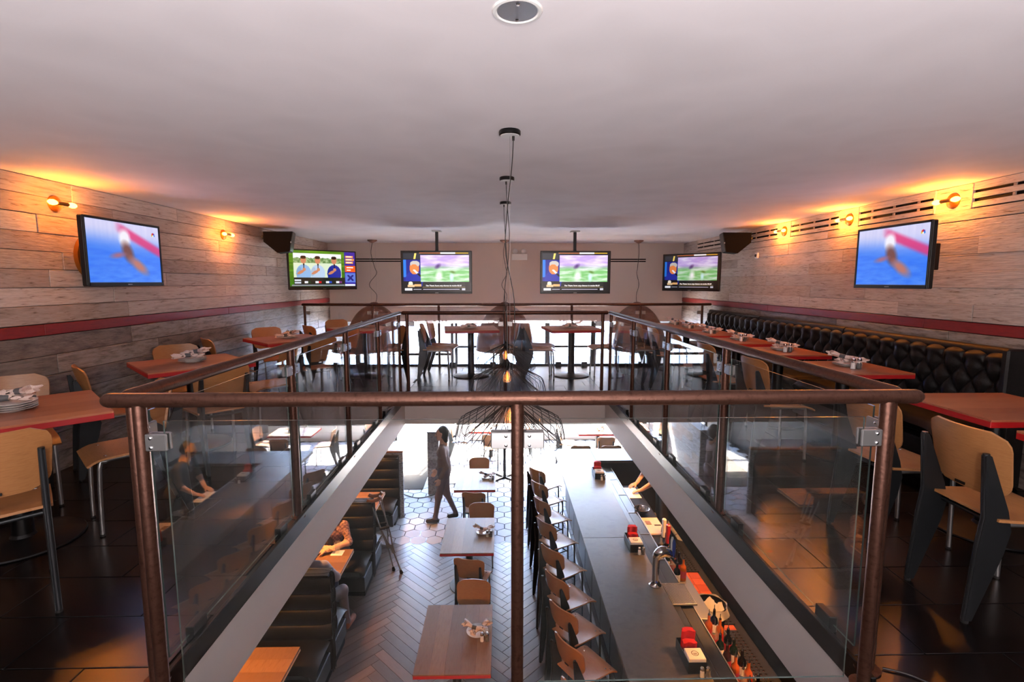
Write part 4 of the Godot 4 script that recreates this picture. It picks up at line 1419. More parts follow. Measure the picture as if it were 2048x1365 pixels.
func make_bell_pendant() -> Node3D:
	var t := thing("bell_pendant", "pendant", "pendant lamp")
	obj("canopy", turned([Vector2(0, 0), Vector2(0.09, 0), Vector2(0.085, -0.02), Vector2(0.03, -0.05), Vector2(0, -0.055)], 18), M.bell_metal, t)
	for e: float in [-1.0, 1.0]:
		obj("hanging_wire", rod(Vector3(e * 0.05, -0.03, 0), Vector3(e * 0.05, -1.20, 0), 0.0012, 5), M.bare_steel, t)
	var st := S()
	tube(st, bend([Vector3(0, -0.05, 0), Vector3(-0.03, -0.25, 0), Vector3(0.03, -0.5, 0), Vector3(0.06, -0.62, 0), Vector3(-0.08, -0.82, 0), Vector3(0.05, -1.0, 0), Vector3(0.03, -1.16, 0)], 5), 0.005, 6)
	obj("cable", st, M.cable_black, t)
	obj("cap", turned([Vector2(0, -1.14), Vector2(0.06, -1.15), Vector2(0.10, -1.19), Vector2(0.10, -1.21)], 18), M.bell_metal, t)
	var prof := []
	for k in 15:
		var a := PI / 2 * k / 14.0
		prof.append(Vector2(0.54 * sin(a) + 0.002, -1.19 - 0.84 * (1.0 - cos(a))))
	for k in range(14, -1, -1):
		prof.append(prof[k] + Vector2(-0.006, -0.004) if k > 0 else Vector2(0, -1.196))
	obj("bell_shade", turned(prof, 40), M.bell_metal, t)
	var ring := S()
	lathe(ring, [Vector2(0.535, -2.03), Vector2(0.552, -2.035), Vector2(0.552, -2.05), Vector2(0.535, -2.045)], 40)
	obj("rim", ring, M.bell_metal, t)
	for k in 4:
		var a := TAU * (k + 0.5) / 4
		obj("rivet", turned([Vector2(0.012, 0), Vector2(0, 0.01)], 8), M.brass, t, Vector3(cos(a) * 0.40, -1.47, sin(a) * 0.40))
	return t


func make_downlight() -> Node3D:
	var t := thing("recessed_lamp", "lamp", "ceiling light")
	obj("trim_ring", turned([Vector2(0.045, -0.002), Vector2(0.05, -0.006), Vector2(0.062, -0.004), Vector2(0.064, 0.0)], 20), M.white_paint, t)
	obj("lamp_lens", turned([Vector2(0.046, -0.003), Vector2(0, -0.004)], 18), M.downlight_glow, t)
	var l := SpotLight3D.new()
	l.name = "lamp_light"
	l.light_color = Color(1.0, 0.66, 0.34)
	l.light_energy = DOWN_ENERGY
	l.light_size = 0.045
	l.spot_angle = 48
	l.spot_angle_attenuation = 0.8
	l.spot_range = 12
	l.spot_attenuation = 2.0
	l.shadow_enabled = true
	l.position = Vector3(0, -0.012, 0)
	l.rotation_degrees = Vector3(-90, 0, 0)
	t.add_child(l)
	return t


func build_lamps():
	# a lamp's own +z points into the room
	var left := [[-4.07, 2.05, "above the swimmer on the plank wall"], [-6.46, 2.035, "beside the wedge loudspeaker on the plank wall"]]
	for s in left:
		again("sconce", make_sconce, Vector3(XL, s[1], s[0]), PI / 2, "brass two-bulb wall lamp " + s[2], "two-bulb wall lamps")
	var right := [[-4.16, "above the swimmer's screen on the banquette wall"], [-5.40, "over the middle of the banquette"], [-6.64, "beside the wedge loudspeaker on the banquette wall"]]
	for s in right:
		again("sconce", make_sconce, Vector3(XR, 2.11, s[0]), -PI / 2, "brass two-bulb wall lamp " + s[1], "two-bulb wall lamps")
	var near := ["closest to the near railing", "in the middle of the opening", "closest to the bridge"]
	for k in 3:
		again("wire_pendant", make_wire_pendant.bind(1.41), Vector3(0.05, CEIL, [-2.71, -3.88, -5.05][k]), k * 1.9, "black wire-cage pendant lamp over the opening, " + near[k], "wire-cage pendants over the opening")
	var bell := ["beside the plank wall", "in the middle", "beside the banquette wall"]
	for k in 3:
		again("bell_pendant", make_bell_pendant, Vector3([-2.36, 0.08, 2.58][k], CEIL, -9.6), k * 0.8, "big brown bell-shaped pendant beyond the front railing, " + bell[k], "brown bell pendants")
	var down := [[-2.55, -3.9, "over the near booth table"], [-2.55, -6.1, "over the booth table with two people"], [-2.55, -8.0, "over the far booth table"], [2.45, -3.9, "over the near end of the bar"], [2.45, -5.6, "over the beer taps"], [2.45, -7.4, "over the cutting board behind the bar"], [0.85, -1.5, "over the stools under the near walkway"], [-0.9, -1.5, "under the near walkway beside the booths"]]
	for d in down:
		var lamp := again("downlight", make_downlight, Vector3(d[0], -0.371, d[1]), 0.0, "small warm recessed lamp " + d[2], "warm recessed lamps below the mezzanine")
		if d[1] > -2.0:
			lamp.get_node("lamp_light").rotation_degrees.x = -58     # swivelled towards the stools


# ---------------------------------------------------------------- the bar below, on the right

func make_bottle(glass: String, cap: String, h: float) -> Node3D:
	var t := thing("bottle", "bottle", "bottle")
	obj("glass_body", turned([Vector2(0, 0), Vector2(0.036, 0), Vector2(0.038, 0.01), Vector2(0.038, h * 0.56), Vector2(0.034, h * 0.64), Vector2(0.014, h * 0.74), Vector2(0.013, h * 0.96), Vector2(0.0, h * 0.96)], 12), M[glass], t)
	obj("paper_label", turned([Vector2(0.0386, h * 0.14), Vector2(0.0386, h * 0.46)], 12), M[cap], t)
	obj("pourer", turned([Vector2(0.012, h * 0.95), Vector2(0.012, h), Vector2(0.004, h + 0.01), Vector2(0.003, h + 0.05), Vector2(0, h + 0.05)], 8), M.chrome, t)
	return t


func make_tumbler() -> Node3D:
	var t := thing("drinking_glass", "glass", "glass")
	obj("glass_body", turned([Vector2(0, 0.006), Vector2(0.026, 0.006), Vector2(0.036, 0.14), Vector2(0.038, 0.14), Vector2(0.030, 0.0), Vector2(0, 0.0)], 14), M.clear_glass, t)
	return t


# black caddy with folded red napkins, a dispenser of white paper napkins and two shakers beside it
func caddy(at: Vector3, where: String):
	var t := thing("napkin_caddy", "black napkin caddy on the bar top " + where, "caddy", at, 0.0, "napkin caddies on the bar")
	obj("tray", box(Vector3(0, 0.004, 0), Vector3(0.16, 0.008, 0.30), 0.002), M.black_plastic, t)
	for x: float in [-0.078, 0.078]:
		obj("side_panel", box(Vector3(x, 0.05, 0), Vector3(0.005, 0.10, 0.30), 0.002), M.black_plastic, t)
	for z: float in [-0.148, 0.0, 0.148]:
		obj("divider", box(Vector3(0, 0.05, z), Vector3(0.152, 0.10, 0.005), 0.002), M.black_plastic, t)
	var st := S()
	bx(st, Vector3.ZERO, Vector3(0.14, 0.115, 0.13), 0.004)
	var paper := tag(obj("paper_napkins", st, M.paper, null, at + Vector3(0, 0.066, 0.074)), "block of white paper napkins in the caddy " + where, "napkins", "paper napkin blocks") as MeshInstance3D
	# a small printed badge on the top napkin
	st = S()
	lathe(st, [Vector2(0.024, 0.0582), Vector2(0.030, 0.0584), Vector2(0.030, 0.0576)], 20)
	bx(st, Vector3(0, 0.058, 0), Vector3(0.036, 0.0008, 0.006))
	bx(st, Vector3(0, 0.058, 0.011), Vector3(0.026, 0.0008, 0.005))
	obj("printed_badge", st, M.print_grey, paper)
	for k in 2:
		st = S()
		var tall: float = [0.20, 0.13][k]
		board(st, func(u: float, v: float): return Vector3(-0.06 + 0.12 * u, tall * v, 0.008 * sin(u * 9.0 + k) + 0.018 * v), 8, 6, 0.045)
		tag(obj("red_napkin", st, M.red_napkin, null, at + Vector3(0.0, 0.009, -0.045 - 0.052 * (1 - k))), ["tall", "short"][k] + " folded red napkin in the caddy " + where, "napkin", "folded red napkins")
	again("salt", make_shaker.bind("salt"), at + Vector3(0.02, 0, 0.185), 0.0, "salt shaker in front of the caddy " + where)
	again("pepper", make_shaker.bind("pepper"), at + Vector3(0.068, 0, 0.185), 0.0, "pepper shaker in front of the caddy " + where)


func build_bar():
	var t := thing("bar_counter", "long L-shaped bar counter with a grey stone top", "bar counter", Vector3(0, G, 0))
	obj("front_panel", span(Vector3(1.22, 0, -2.4), Vector3(1.62, 1.02, -9.22), 0.004), M.dark_wall, t)
	obj("return_panel", span(Vector3(1.62, 0, -8.95), Vector3(3.3, 1.02, -9.22), 0.004), M.dark_wall, t)
	var zs := [-2.4, -6.02, -9.43]
	for k in 2:
		obj("top_slab", span(Vector3(1.02, 1.022, zs[k] - 0.001), Vector3(1.70, 1.07, zs[k + 1] + 0.001), 0.004), M.bar_top, t)
	obj("top_slab", span(Vector3(1.702, 1.022, -8.77), Vector3(3.35, 1.07, -9.43), 0.004), M.bar_top, t)
	for k in 12:
		obj("panel_board", box(Vector3(1.213, 0.53, -2.7 - k * 0.56), Vector3(0.014, 0.92, 0.54), 0.004), M["floor_block_%d" % (k % 5)], t)
	obj("foot_rail", rod(Vector3(1.1, 0.2, -2.5), Vector3(1.1, 0.2, -9.1), 0.02, 10), M.bare_steel, t)
	# bartender's side: black ledge, steel wells and speed rail
	t = thing("under_bar_station", "black under-bar station with steel wells behind the counter", "bar station", Vector3(0, G, 0))
	obj("ledge", span(Vector3(1.71, 0.90, -2.4), Vector3(1.82, 0.97, -8.7), 0.004), M.black_plastic, t)
	obj("ledge", span(Vector3(1.826, 0.88, -2.4), Vector3(1.95, 0.955, -8.7), 0.004), M.black_plastic, t)
	obj("steel_edge", span(Vector3(1.952, 0.85, -2.4), Vector3(1.962, 0.962, -8.7), 0.001), M.bare_steel, t)
	obj("cabinet", span(Vector3(1.64, 0.0, -2.4), Vector3(1.94, 0.87, -8.7), 0.004), M.black_matte, t)
	for k in 5:
		obj("ledge_joint", box(Vector3(1.832, 0.9585, -5.7 - k * 0.62), Vector3(0.24, 0.006, 0.012)), M.bare_steel, t)
	obj("well", span(Vector3(1.97, 0.55, -4.95), Vector3(2.25, 0.72, -7.6), 0.006), M.bare_steel, t)
	obj("speed_rail", span(Vector3(1.965, 0.62, -3.0), Vector3(2.25, 0.65, -4.9), 0.004), M.bare_steel, t)
	obj("speed_rail_front", span(Vector3(2.25, 0.60, -3.0), Vector3(2.26, 0.74, -4.9), 0.002), M.bare_steel, t)
	var kinds := [["bottle_green", "paper"], ["bottle_brown", "label_red"], ["bottle_dark", "paper"], ["spirit_amber", "label_red"], ["clear_glass", "label_red"], ["bottle_dark", "label_red"]]
	for k in 22:
		var kd: Array = kinds[(k * 5 + k / 4) % 6]
		again("bottle%s%s" % kd, make_bottle.bind(kd[0], kd[1], 0.27), Vector3(2.09 + 0.095 * (k % 2) + rng.randf_range(-0.01, 0.01), G + 0.651, -3.3 - k * 0.072), rng.randf() * TAU, "%s bottle with steel pourer in the speed rail behind the bar" % {"bottle_green": "green glass", "bottle_brown": "brown glass", "bottle_dark": "black glass", "spirit_amber": "amber spirit", "clear_glass": "clear glass"}[kd[0]], "bottles in the speed rail, " + kd[0].replace("_", " "))
	for k in 9:
		var kd: Array = kinds[(k * 7 + 2) % 6]
		again("bottle%s%s" % kd, make_bottle.bind(kd[0], kd[1], 0.27), Vector3(2.06 + 0.10 * (k % 2), G + 0.721, -5.58 - k * 0.075), rng.randf() * TAU, "%s bottle with steel pourer standing by the beer taps" % {"bottle_green": "green glass", "bottle_brown": "brown glass", "bottle_dark": "black glass", "spirit_amber": "amber spirit", "clear_glass": "clear glass"}[kd[0]], "bottles by the beer taps, " + kd[0].replace("_", " "))
	# taps
	t = thing("beer_tower", "polished chrome beer tower with arched neck on the bar top", "beer tap", Vector3(1.62, G + 1.07, -5.0))
	obj("flange", turned([Vector2(0, 0), Vector2(0.062, 0), Vector2(0.064, 0.012), Vector2(0.052, 0.022), Vector2(0.04, 0.05), Vector2(0.037, 0.06)], 24), M.chrome, t)
	var st := S()
	tube(st, bend([Vector3(0, 0.03, 0), Vector3(0, 0.26, 0), Vector3(0.012, 0.335, 0), Vector3(0.06, 0.375, 0), Vector3(0.115, 0.37, 0), Vector3(0.150, 0.335, 0)], 5), [0.036, 0.036, 0.036, 0.036, 0.036, 0.037, 0.038, 0.040, 0.042, 0.045, 0.048, 0.050, 0.052, 0.054, 0.055, 0.056, 0.056, 0.056, 0.055, 0.054, 0.052, 0.050, 0.047, 0.044, 0.040, 0.036], 18)
	obj("arched_neck", st, M.chrome, t)
	for k in 3:
		var z := -0.03 + k * 0.03
		obj("faucet", rod(Vector3(0.13, 0.34, z), Vector3(0.20, 0.26, z * 1.6), 0.010, 8), M.chrome, t)
		obj("tap_handle", turned([Vector2(0, 0), Vector2(0.008, 0.0), Vector2(0.016, 0.05), Vector2(0.018, 0.15), Vector2(0.010, 0.19), Vector2(0, 0.195)], 10), [M.black_plastic, M.white_paint, M.blue_awning][k], t, Vector3(0.165, 0.345, z * 1.8))
	obj("gauge", turned([Vector2(0.012, 0), Vector2(0.012, 0.008), Vector2(0, 0.009)], 10), M.blue_awning, t, Vector3(0, 0.06, 0.036)).rotation.x = PI / 2
	# tall tap handles at the row behind
	t = thing("tap_row", "row of tall branded tap handles behind the beer tower", "beer tap", Vector3(2.1, G + 0.72, -6.15))
	obj("manifold", box(Vector3(0, 0.12, 0), Vector3(0.08, 0.07, 0.62), 0.01), M.chrome, t)
	for k in 2:
		obj("pedestal", rod(Vector3(0, 0, -0.22 + k * 0.44), Vector3(0, 0.12, -0.22 + k * 0.44), 0.025), M.chrome, t)
	for k in 8:
		var z := -0.28 + k * 0.08
		obj("faucet", rod(Vector3(0.03, 0.13, z), Vector3(0.11, 0.09, z), 0.010, 8), M.chrome, t)
		if k in [1, 3]:
			obj("tap_handle", box(Vector3(0.05, 0.30, z), Vector3(0.05, 0.26, 0.06), 0.012), [M.white_paint, M.red_edge][(k - 1) / 2], t)
		else:
			obj("tap_handle", turned([Vector2(0.008, 0), Vector2(0.014, 0.06), Vector2(0.010, 0.12), Vector2(0, 0.125)], 8), M.black_plastic, t, Vector3(0.05, 0.155, z))
	t = thing("drip_tray", "slotted steel drip tray beside the beer tower", "drip tray", Vector3(1.86, G + 0.971, -4.98))
	obj("pan", box(Vector3(0, 0.004, 0), Vector3(0.27, 0.008, 0.36), 0.002), M.black_steel, t)
	for k in 17:
		obj("grid_bar", box(Vector3(-0.125 + k * 0.0156, 0.014, 0), Vector3(0.008, 0.012, 0.35), 0.001), M.bare_steel, t)
	for e: float in [-1.0, 1.0]:
		obj("rim", box(Vector3(0, 0.012, e * 0.178), Vector3(0.27, 0.018, 0.008), 0.001), M.bare_steel, t)
	caddy(Vector3(1.60, G + 1.0705, -8.05), "at the far corner of the bar")
	caddy(Vector3(1.60, G + 1.0705, -5.80), "beside the beer tower")
	caddy(Vector3(1.60, G + 1.0705, -3.93), "at the near end of the bar")
	# work surface behind: mixing bowl, board, papers
	t = thing("mixing_bowl", "steel mixing bowl behind the bar above the cutting board", "bowl", Vector3(2.04, G + 0.90, -7.02))
	obj("bowl", turned([Vector2(0, 0), Vector2(0.04, 0.0), Vector2(0.085, 0.04), Vector2(0.105, 0.085), Vector2(0.110, 0.086), Vector2(0.090, 0.04), Vector2(0.045, 0.006), Vector2(0, 0.006)], 24), M.chrome, t)
	t = thing("prep_shelf", "dark prep shelf behind the bar holding the mixing bowl", "shelf", Vector3(2.1, G, -7.1))
	obj("shelf_board", box(Vector3(0, 0.885, 0), Vector3(0.27, 0.03, 1.9), 0.003), M.black_matte, t)
	for z: float in [-0.9, 0.9]:
		obj("support", box(Vector3(0, 0.795, z), Vector3(0.24, 0.145, 0.02), 0.002), M.black_matte, t)
	t = thing("cutting_board", "pale cutting board with dark insets behind the bar", "cutting board", Vector3(2.09, G + 0.90, -6.62))
	obj("slab", box(Vector3(0, 0.012, 0), Vector3(0.24, 0.024, 0.46), 0.004), M.napkin, t)
	obj("dark_inset", box(Vector3(-0.05, 0.026, -0.07), Vector3(0.07, 0.006, 0.10), 0.001), M.wood_grip, t)
	obj("knife_blade", box(Vector3(0.06, 0.026, 0.0), Vector3(0.09, 0.004, 0.03), 0.001), M.black_steel, t)
	tag(obj("paper_sheet", box(Vector3.ZERO, Vector3(0.22, 0.006, 0.40), 0.001), M.paper, null, Vector3(2.08, G + 0.904, -7.75)), "white menu sheet held by the bartender", "paper")
	# towards the back: duckboard mats on quarry tiles, bin, back-bar
	var floor_tiles := shell("floor", "orange quarry tile floor behind the bar", span(Vector3(1.95, G - 0.012, -2.4), Vector3(2.95, G - 0.002, -8.9)), M.grout)
	st = S()
	bx(st, Vector3.ZERO, Vector3(0.148, 0.01, 0.148), 0.002)
	var q := done(st)
	for i in 6:
		for j in 42:
			obj("quarry_tile", q, M["quarry_tile_%d" % ((i + j * 3) % 2)], floor_tiles, Vector3(2.05 + i * 0.152, G + 0.001, -2.5 - j * 0.152))
	for k in 3:
		var len: float = [1.5, 1.42, 1.5][k]
		t = thing("rubber_mat", "black perforated rubber mat behind the bar, " + ["at the near end", "beside the waste bin", "below the tap handles"][k], "floor mat", Vector3(2.62, G + 0.006, [-4.75, -6.0 - 0.02, -7.75][k]), 0.0, "rubber mats behind the bar")
		len = [1.9, 0.0, 1.5][k] if k != 1 else 0.36
		var n := int(len / 0.05)
		st = S()
		for a in n + 1:
			bx(st, Vector3(0, 0.008, -len / 2 + a * len / n), Vector3(0.56, 0.016, 0.028))
		obj("cross_bars", st, M.rubber, t)
		st = S()
		for a in 11:
			bx(st, Vector3(-0.272 + a * 0.0545, 0.007, 0), Vector3(0.032, 0.014, len))
		obj("long_bars", st, M.rubber, t)
	t = thing("waste_bin", "round waste bin with a white liner behind the bar", "bin", Vector3(2.42, G + 0.006, -5.45))
	obj("drum", turned([Vector2(0, 0), Vector2(0.14, 0), Vector2(0.17, 0.55), Vector2(0.162, 0.55), Vector2(0.135, 0.01), Vector2(0, 0.01)], 20), M.black_matte, t)
	st = S()
	skin(st, func(u: float, v: float):
		var a := u * TAU
		var w := v * 3.0
		var r := 0.12 + 0.055 * minf(w, 1.0) + (0.012 * (w - 1.0) if w > 1.0 else 0.0) + 0.008 * sin(a * 7.0 + v * 4.0)
		var y := 0.36 + 0.20 * minf(w, 1.0) - 0.05 * maxf(0.0, w - 1.0) + 0.006 * sin(a * 5.0)
		return Vector3(cos(a) * r, y, sin(a) * r), 36, 12, Vector3(0, 0.2, 0))
	obj("liner", st, M.paper, t)
	t = thing("back_bar", "dark back-bar cabinet with shelves under the banquette side", "cabinet", Vector3(3.3, G, -5.6))
	obj("cabinet", box(Vector3(0, 0.45, 0), Vector3(0.62, 0.90, 6.4), 0.004), M.black_matte, t)
	obj("counter", box(Vector3(-0.01, 0.92, 0), Vector3(0.66, 0.04, 6.42), 0.004), M.black_plastic, t)
	for y: float in [1.25, 1.6]:
		obj("shelf", box(Vector3(0.18, y, 0), Vector3(0.28, 0.03, 6.2), 0.003), M.bare_steel, t)
	for k in 5:
		obj("shelf_support", box(Vector3(0.30, 1.37, -3.0 + k * 1.5), Vector3(0.02, 0.86, 0.03)), M.black_steel, t)
	for k in 16:
		again("tumbler", make_tumbler, Vector3(3.12 + 0.09 * (k % 2), G + 0.941, -8.0 + (k / 2) * 0.10), 0.0, "clear tumbler in the rows on the back-bar", "tumblers on the back-bar")
	t = thing("till_screen", "bright blue till screen on the back-bar", "till", Vector3(3.14, G + 0.94, -8.45), 0.9)
	obj("stand", box(Vector3(0, 0.06, 0), Vector3(0.14, 0.12, 0.10), 0.01), M.black_plastic, t)
	obj("casing", box(Vector3(0, 0.26, 0), Vector3(0.36, 0.28, 0.03), 0.006), M.black_plastic, t)
	var glow := mat("till_glow", Color(0.02, 0.05, 0.1), 0.3)
	glow.emission_enabled = true
	glow.emission = Color(0.10, 0.45, 0.95)
	glow.emission_energy_multiplier = 1.2
	obj("screen", box(Vector3(0, 0.26, -0.016), Vector3(0.32, 0.23, 0.004)), glow, t)
	# stools along the bar
	var z_st := [-3.76, -4.27, -4.76, -5.29, -5.87, -6.54, -7.22, -7.86, -8.45]
	var nth := ["first", "second", "third", "fourth", "fifth", "sixth", "seventh", "eighth", "ninth"]
	for k in z_st.size():
		again("stool", make_chair.bind("bar_stool", 0.76), Vector3(0.755, G, z_st[k]), -PI / 2 + 0.62 + [0.05, -0.04, 0.03, -0.03, 0.05, 0.0, -0.05, 0.03, 0.08][k], "plywood bar stool with steel blade legs, %s from the bar's near end" % nth[k], "bar stools along the counter")


# ---------------------------------------------------------------- ground floor dining

func low_table(at: Vector3, label: String, turn := 0.0):
	again("oblong_table", make_square_table.bind("oblong_table", 0.70, 1.0, 0.75, 5, true), at, turn, label, "oblong tables on the ground floor")


func booth_unit(z: float, label: String, near_seat: bool, far_seat: bool, boarded: bool):
	var t := thing("booth_bench", label, "booth", Vector3(-2.62, G, z), 0.0, "black leather booth benches")
	var w := 1.58
	obj("plinth", box(Vector3(0, 0.05, 0), Vector3(w - 0.04, 0.1, 0.9 if near_seat and far_seat else 0.5), 0.004), M.black_matte, t)
	var sides := []
	if near_seat:
		sides.append(1.0)
	if far_seat:
		sides.append(-1.0)
	for s: float in sides:
		obj("seat_base", box(Vector3(0, 0.19, s * 0.28), Vector3(w - 0.02, 0.2, 0.42), 0.008), M.leather, t)
		var st := S()
		board(st, func(u: float, v: float):
			var e := pow(absf(u - 0.5) * 2.0, 14.0)
			var f := pow(v, 5.0)
			return Vector3((u - 0.5) * w * s, 0.47 - 0.05 * e - 0.07 * f, s * (0.09 + 0.45 * v)), 24, 12, -0.14)
		obj("seat_cushion", st, M.leather, t)
		# back cushion in horizontal channels
		st = S()
		board(st, func(u: float, v: float):
			var y := 0.45 + 0.68 * v
			var ch := pow(absf(sin(v * PI * 4.0)), 0.5)
			var e := pow(absf(u - 0.5) * 2.0, 20.0)
			return Vector3((u - 0.5) * w * -s, y, s * (0.055 + 0.045 * ch - 0.03 * e - 0.03 * v)), 24, 40, 0.04)
		obj("back_cushion", st, M.leather, t)
	obj("back_frame", box(Vector3(0, 0.60, 0), Vector3(w, 1.10, 0.10), 0.01), M.leather, t)
	obj("top_cap", box(Vector3(0, 1.15, 0), Vector3(w + 0.01, 0.028, 0.17), 0.008), M.leather, t)
	for e: float in [-0.04, 0.0, 0.04]:
		obj("end_piping", rod(Vector3(w / 2 + 0.004, 0.03, e), Vector3(w / 2 + 0.004, 1.14, e), 0.006, 6), M.leather, t)
	if boarded:
		for k in 6:
			obj("clad_board", box(Vector3(0.02, 0.105 + k * 0.205, -0.10), Vector3(w + 0.10, 0.20, 0.05), 0.003), M.blue_board, t)
		obj("clad_cap", box(Vector3(0.02, 1.235, -0.09), Vector3(w + 0.12, 0.03, 0.10), 0.003), M.oak, t)


func crutch(foot: Vector3, top: Vector3, label: String):
	var t := thing("crutch", label, "crutch", foot, 0.0, "aluminium crutches")
	var d := top - foot
	var len := d.length()
	# built upright, then leant over
	var b := Basis(Quaternion(Vector3.UP, d.normalized()))
	var lean := func(st: SurfaceTool, nm: String, m: Material): obj(nm, st, m, t).basis = b
	lean.call(rod(Vector3(0, 0.04, 0), Vector3(0, 0.50, 0), 0.011), "lower_tube", M.bare_steel)
	lean.call(turned([Vector2(0, 0), Vector2(0.026, 0.0), Vector2(0.024, 0.02), Vector2(0.015, 0.06), Vector2(0, 0.06)], 12), "rubber_tip", M.rubber)
	for s: float in [-1.0, 1.0]:
		var st := S()
		tube(st, bend([Vector3(s * 0.016, 0.36, 0), Vector3(s * 0.018, 0.48, 0), Vector3(s * 0.048, 0.68, 0), Vector3(s * 0.062, 0.95, 0), Vector3(s * 0.066, len - 0.05, 0)], 4), 0.0105, 8)
		lean.call(st, "upright", M.bare_steel)
	lean.call(rod(Vector3(-0.07, len * 0.62, 0), Vector3(0.07, len * 0.62, 0), 0.019, 12), "hand_grip", M.rubber)
	var pad := S()
	tube(pad, bend([Vector3(-0.10, len + 0.01, 0), Vector3(-0.05, len - 0.025, 0), Vector3(0.05, len - 0.025, 0), Vector3(0.10, len + 0.01, 0)], 4), 0.025, 12)
	lean.call(pad, "underarm_pad", M.wood_grip)


func build_ground_floor():
	# three oblong tables in a row down the middle
	var zs := [-4.70, -6.76, -8.78]
	var nth := ["nearest in the middle row", "second in the middle row", "third in the middle row"]
	for k in 3:
		low_table(Vector3(-0.445, G, zs[k]), "oblong wooden table with red edge, " + nth[k])
		setting(Vector3(-0.24, G + 0.751, zs[k] - 0.06), "the oblong table " + nth[k], 1, PI + 0.5)
	var ch := [[-0.33, -5.30, -0.08, 1.0, "on the street side of the oblong table nearest in the middle row"], [-0.36, -6.20, 0.22, -1.0, "turned slightly, on the near side of the second oblong table"], [-0.30, -7.36, 0.0, 1.0, "on the street side of the second oblong table"],
		[-0.42, -8.22, 0.15, -1.0, "on the near side of the third oblong table"], [-0.42, -9.42, 0.0, 1.0, "on the street side of the third oblong table"], [-0.45, -4.05, 0.0, -1.0, "on the near side of the nearest oblong table"]]
	for c in ch:
		chair(Vector3(c[0], G, c[1]), Vector2(c[2], c[3]), "plywood chair below, " + c[4], "plywood chairs in the middle row below")
	# tables by the street windows
	var spots := [[Vector3(-0.25, G, -12.0), "by the street windows beside the partition"], [Vector3(2.3, G, -11.75), "by the street windows towards the bar"]]
	for k in 2:
		var p: Vector3 = spots[k][0]
		low_table(p, "oblong wooden table " + spots[k][1], PI / 2)
		setting(p + Vector3(0.1, 0.751, 0.0), "the oblong table " + spots[k][1], 1, 0.4)
		chair(p + Vector3(-0.72, 0, 0.05), Vector2(1, 0.05), "plywood chair at the entrance end of the table " + spots[k][1], "plywood chairs by the street windows")
		chair(p + Vector3(0.72, 0, -0.05), Vector2(-1, 0.1), "plywood chair at the far end of the table " + spots[k][1], "plywood chairs by the street windows")
		chair(p + Vector3(0.05, 0, 0.62), Vector2(0.1, -1), "plywood chair on the room side of the table " + spots[k][1], "plywood chairs by the street windows")
	for x: float in [1.55, 2.15]:
		again("stool", make_chair.bind("bar_stool", 0.76), Vector3(x, G, -9.75), 0.0 + PI * 0.0, "plywood bar stool at the short end of the bar, " + ("towards the corner" if x < 2.0 else "towards the wall"), "bar stools at the short end")
	var cu := thing("seat_cushion", "blue leather cushion on the chair beside the partition", "cushion", Vector3(-0.97, G + 0.462, -11.93))
	var st := S()
	board(st, func(u: float, v: float):
		var e := pow(absf(u - 0.5) * 2.0, 4.0)
		var f := pow(absf(v - 0.5) * 2.0, 4.0)
		return Vector3((u - 0.5) * 0.36, 0.045 - 0.02 * e - 0.02 * f, (0.5 - v) * 0.36), 10, 10, 0.03)
	obj("pad", st, M.blue_cushion, cu)
	# a tall pedestal table
	var t := thing("tall_table", "tall round pedestal table with star-shaped foot below the wire lamps", "table", Vector3(0.08, G, -10.7))
	obj("top", turned([Vector2(0, 1.03), Vector2(0.29, 1.03), Vector2(0.30, 1.04), Vector2(0.30, 1.06), Vector2(0.29, 1.07), Vector2(0, 1.07)], 32), M.oak, t)
	obj("column", turned([Vector2(0.035, 0.03), Vector2(0.035, 1.03)], 14), M.leg_steel, t)
	for k in 4:
		var foot := obj("foot", box(Vector3(0.15, 0.022, 0), Vector3(0.30, 0.03, 0.045), 0.006), M.black_steel, t)
		foot.rotation.y = PI / 4 + TAU * k / 4
	# partition of boards between the entrance and the tables
	t = thing("plank_partition", "low partition clad in pale weathered boards beside the entrance", "partition", Vector3(-1.35, G, -11.6))
	obj("core", box(Vector3(0, 0.63, 0), Vector3(0.18, 1.24, 3.4)), M.dark_wall, t)
	for s: float in [-1.0, 1.0]:
		for k in 7:
			var z := -1.72
			while z < 1.7:
				var len := minf(rng.randf_range(0.7, 1.5), 1.72 - z)
				obj("clad_board", box(Vector3(s * 0.10, 0.09 + k * 0.18, z + len / 2), Vector3(0.022, 0.176, len - 0.004), 0.002), [M.blue_board, M.grey_board_2, M.blue_board][rng.randi_range(0, 2)], t)
				z += len
	for k in 7:
		obj("end_board", box(Vector3(0, 0.09 + k * 0.18, 1.731), Vector3(0.225, 0.176, 0.02), 0.002), M["grey_board_%d" % (k % 5)], t)
	obj("cap_board", box(Vector3(0, 1.275, 0), Vector3(0.25, 0.025, 3.48), 0.003), M.grey_board_3, t)
	tag(obj("entrance_mat", box(Vector3.ZERO, Vector3(1.15, 0.012, 2.8), 0.003), M.rug, null, Vector3(-2.18, G + 0.006, -11.5)), "grey speckled mat inside the street entrance", "mat")
	st = S()
	tube(st, bend([Vector3(-2.0, G + 0.008, -9.9), Vector3(-1.7, G + 0.008, -9.7), Vector3(-1.45, G + 0.008, -9.75), Vector3(-1.15, G + 0.008, -10.1), Vector3(-1.10, G + 0.008, -10.9), Vector3(-0.85, G + 0.008, -10.8), Vector3(-0.75, G + 0.008, -10.5), Vector3(-1.1, G + 0.008, -10.35)], 6), 0.007, 6)
	tag(obj("floor_cable", st, M.cable_black), "black cable curling round the foot of the plank partition", "cable")
	# booths along the left
	booth_unit(-3.35, "black leather booth bench at the near end of the booths", false, true, false)
	booth_unit(-5.18, "black leather booth bench shared by the near table and the occupied table", true, true, false)
	booth_unit(-6.98, "black leather booth bench behind the person in the checked shirt, crutches leaning on it", true, true, false)
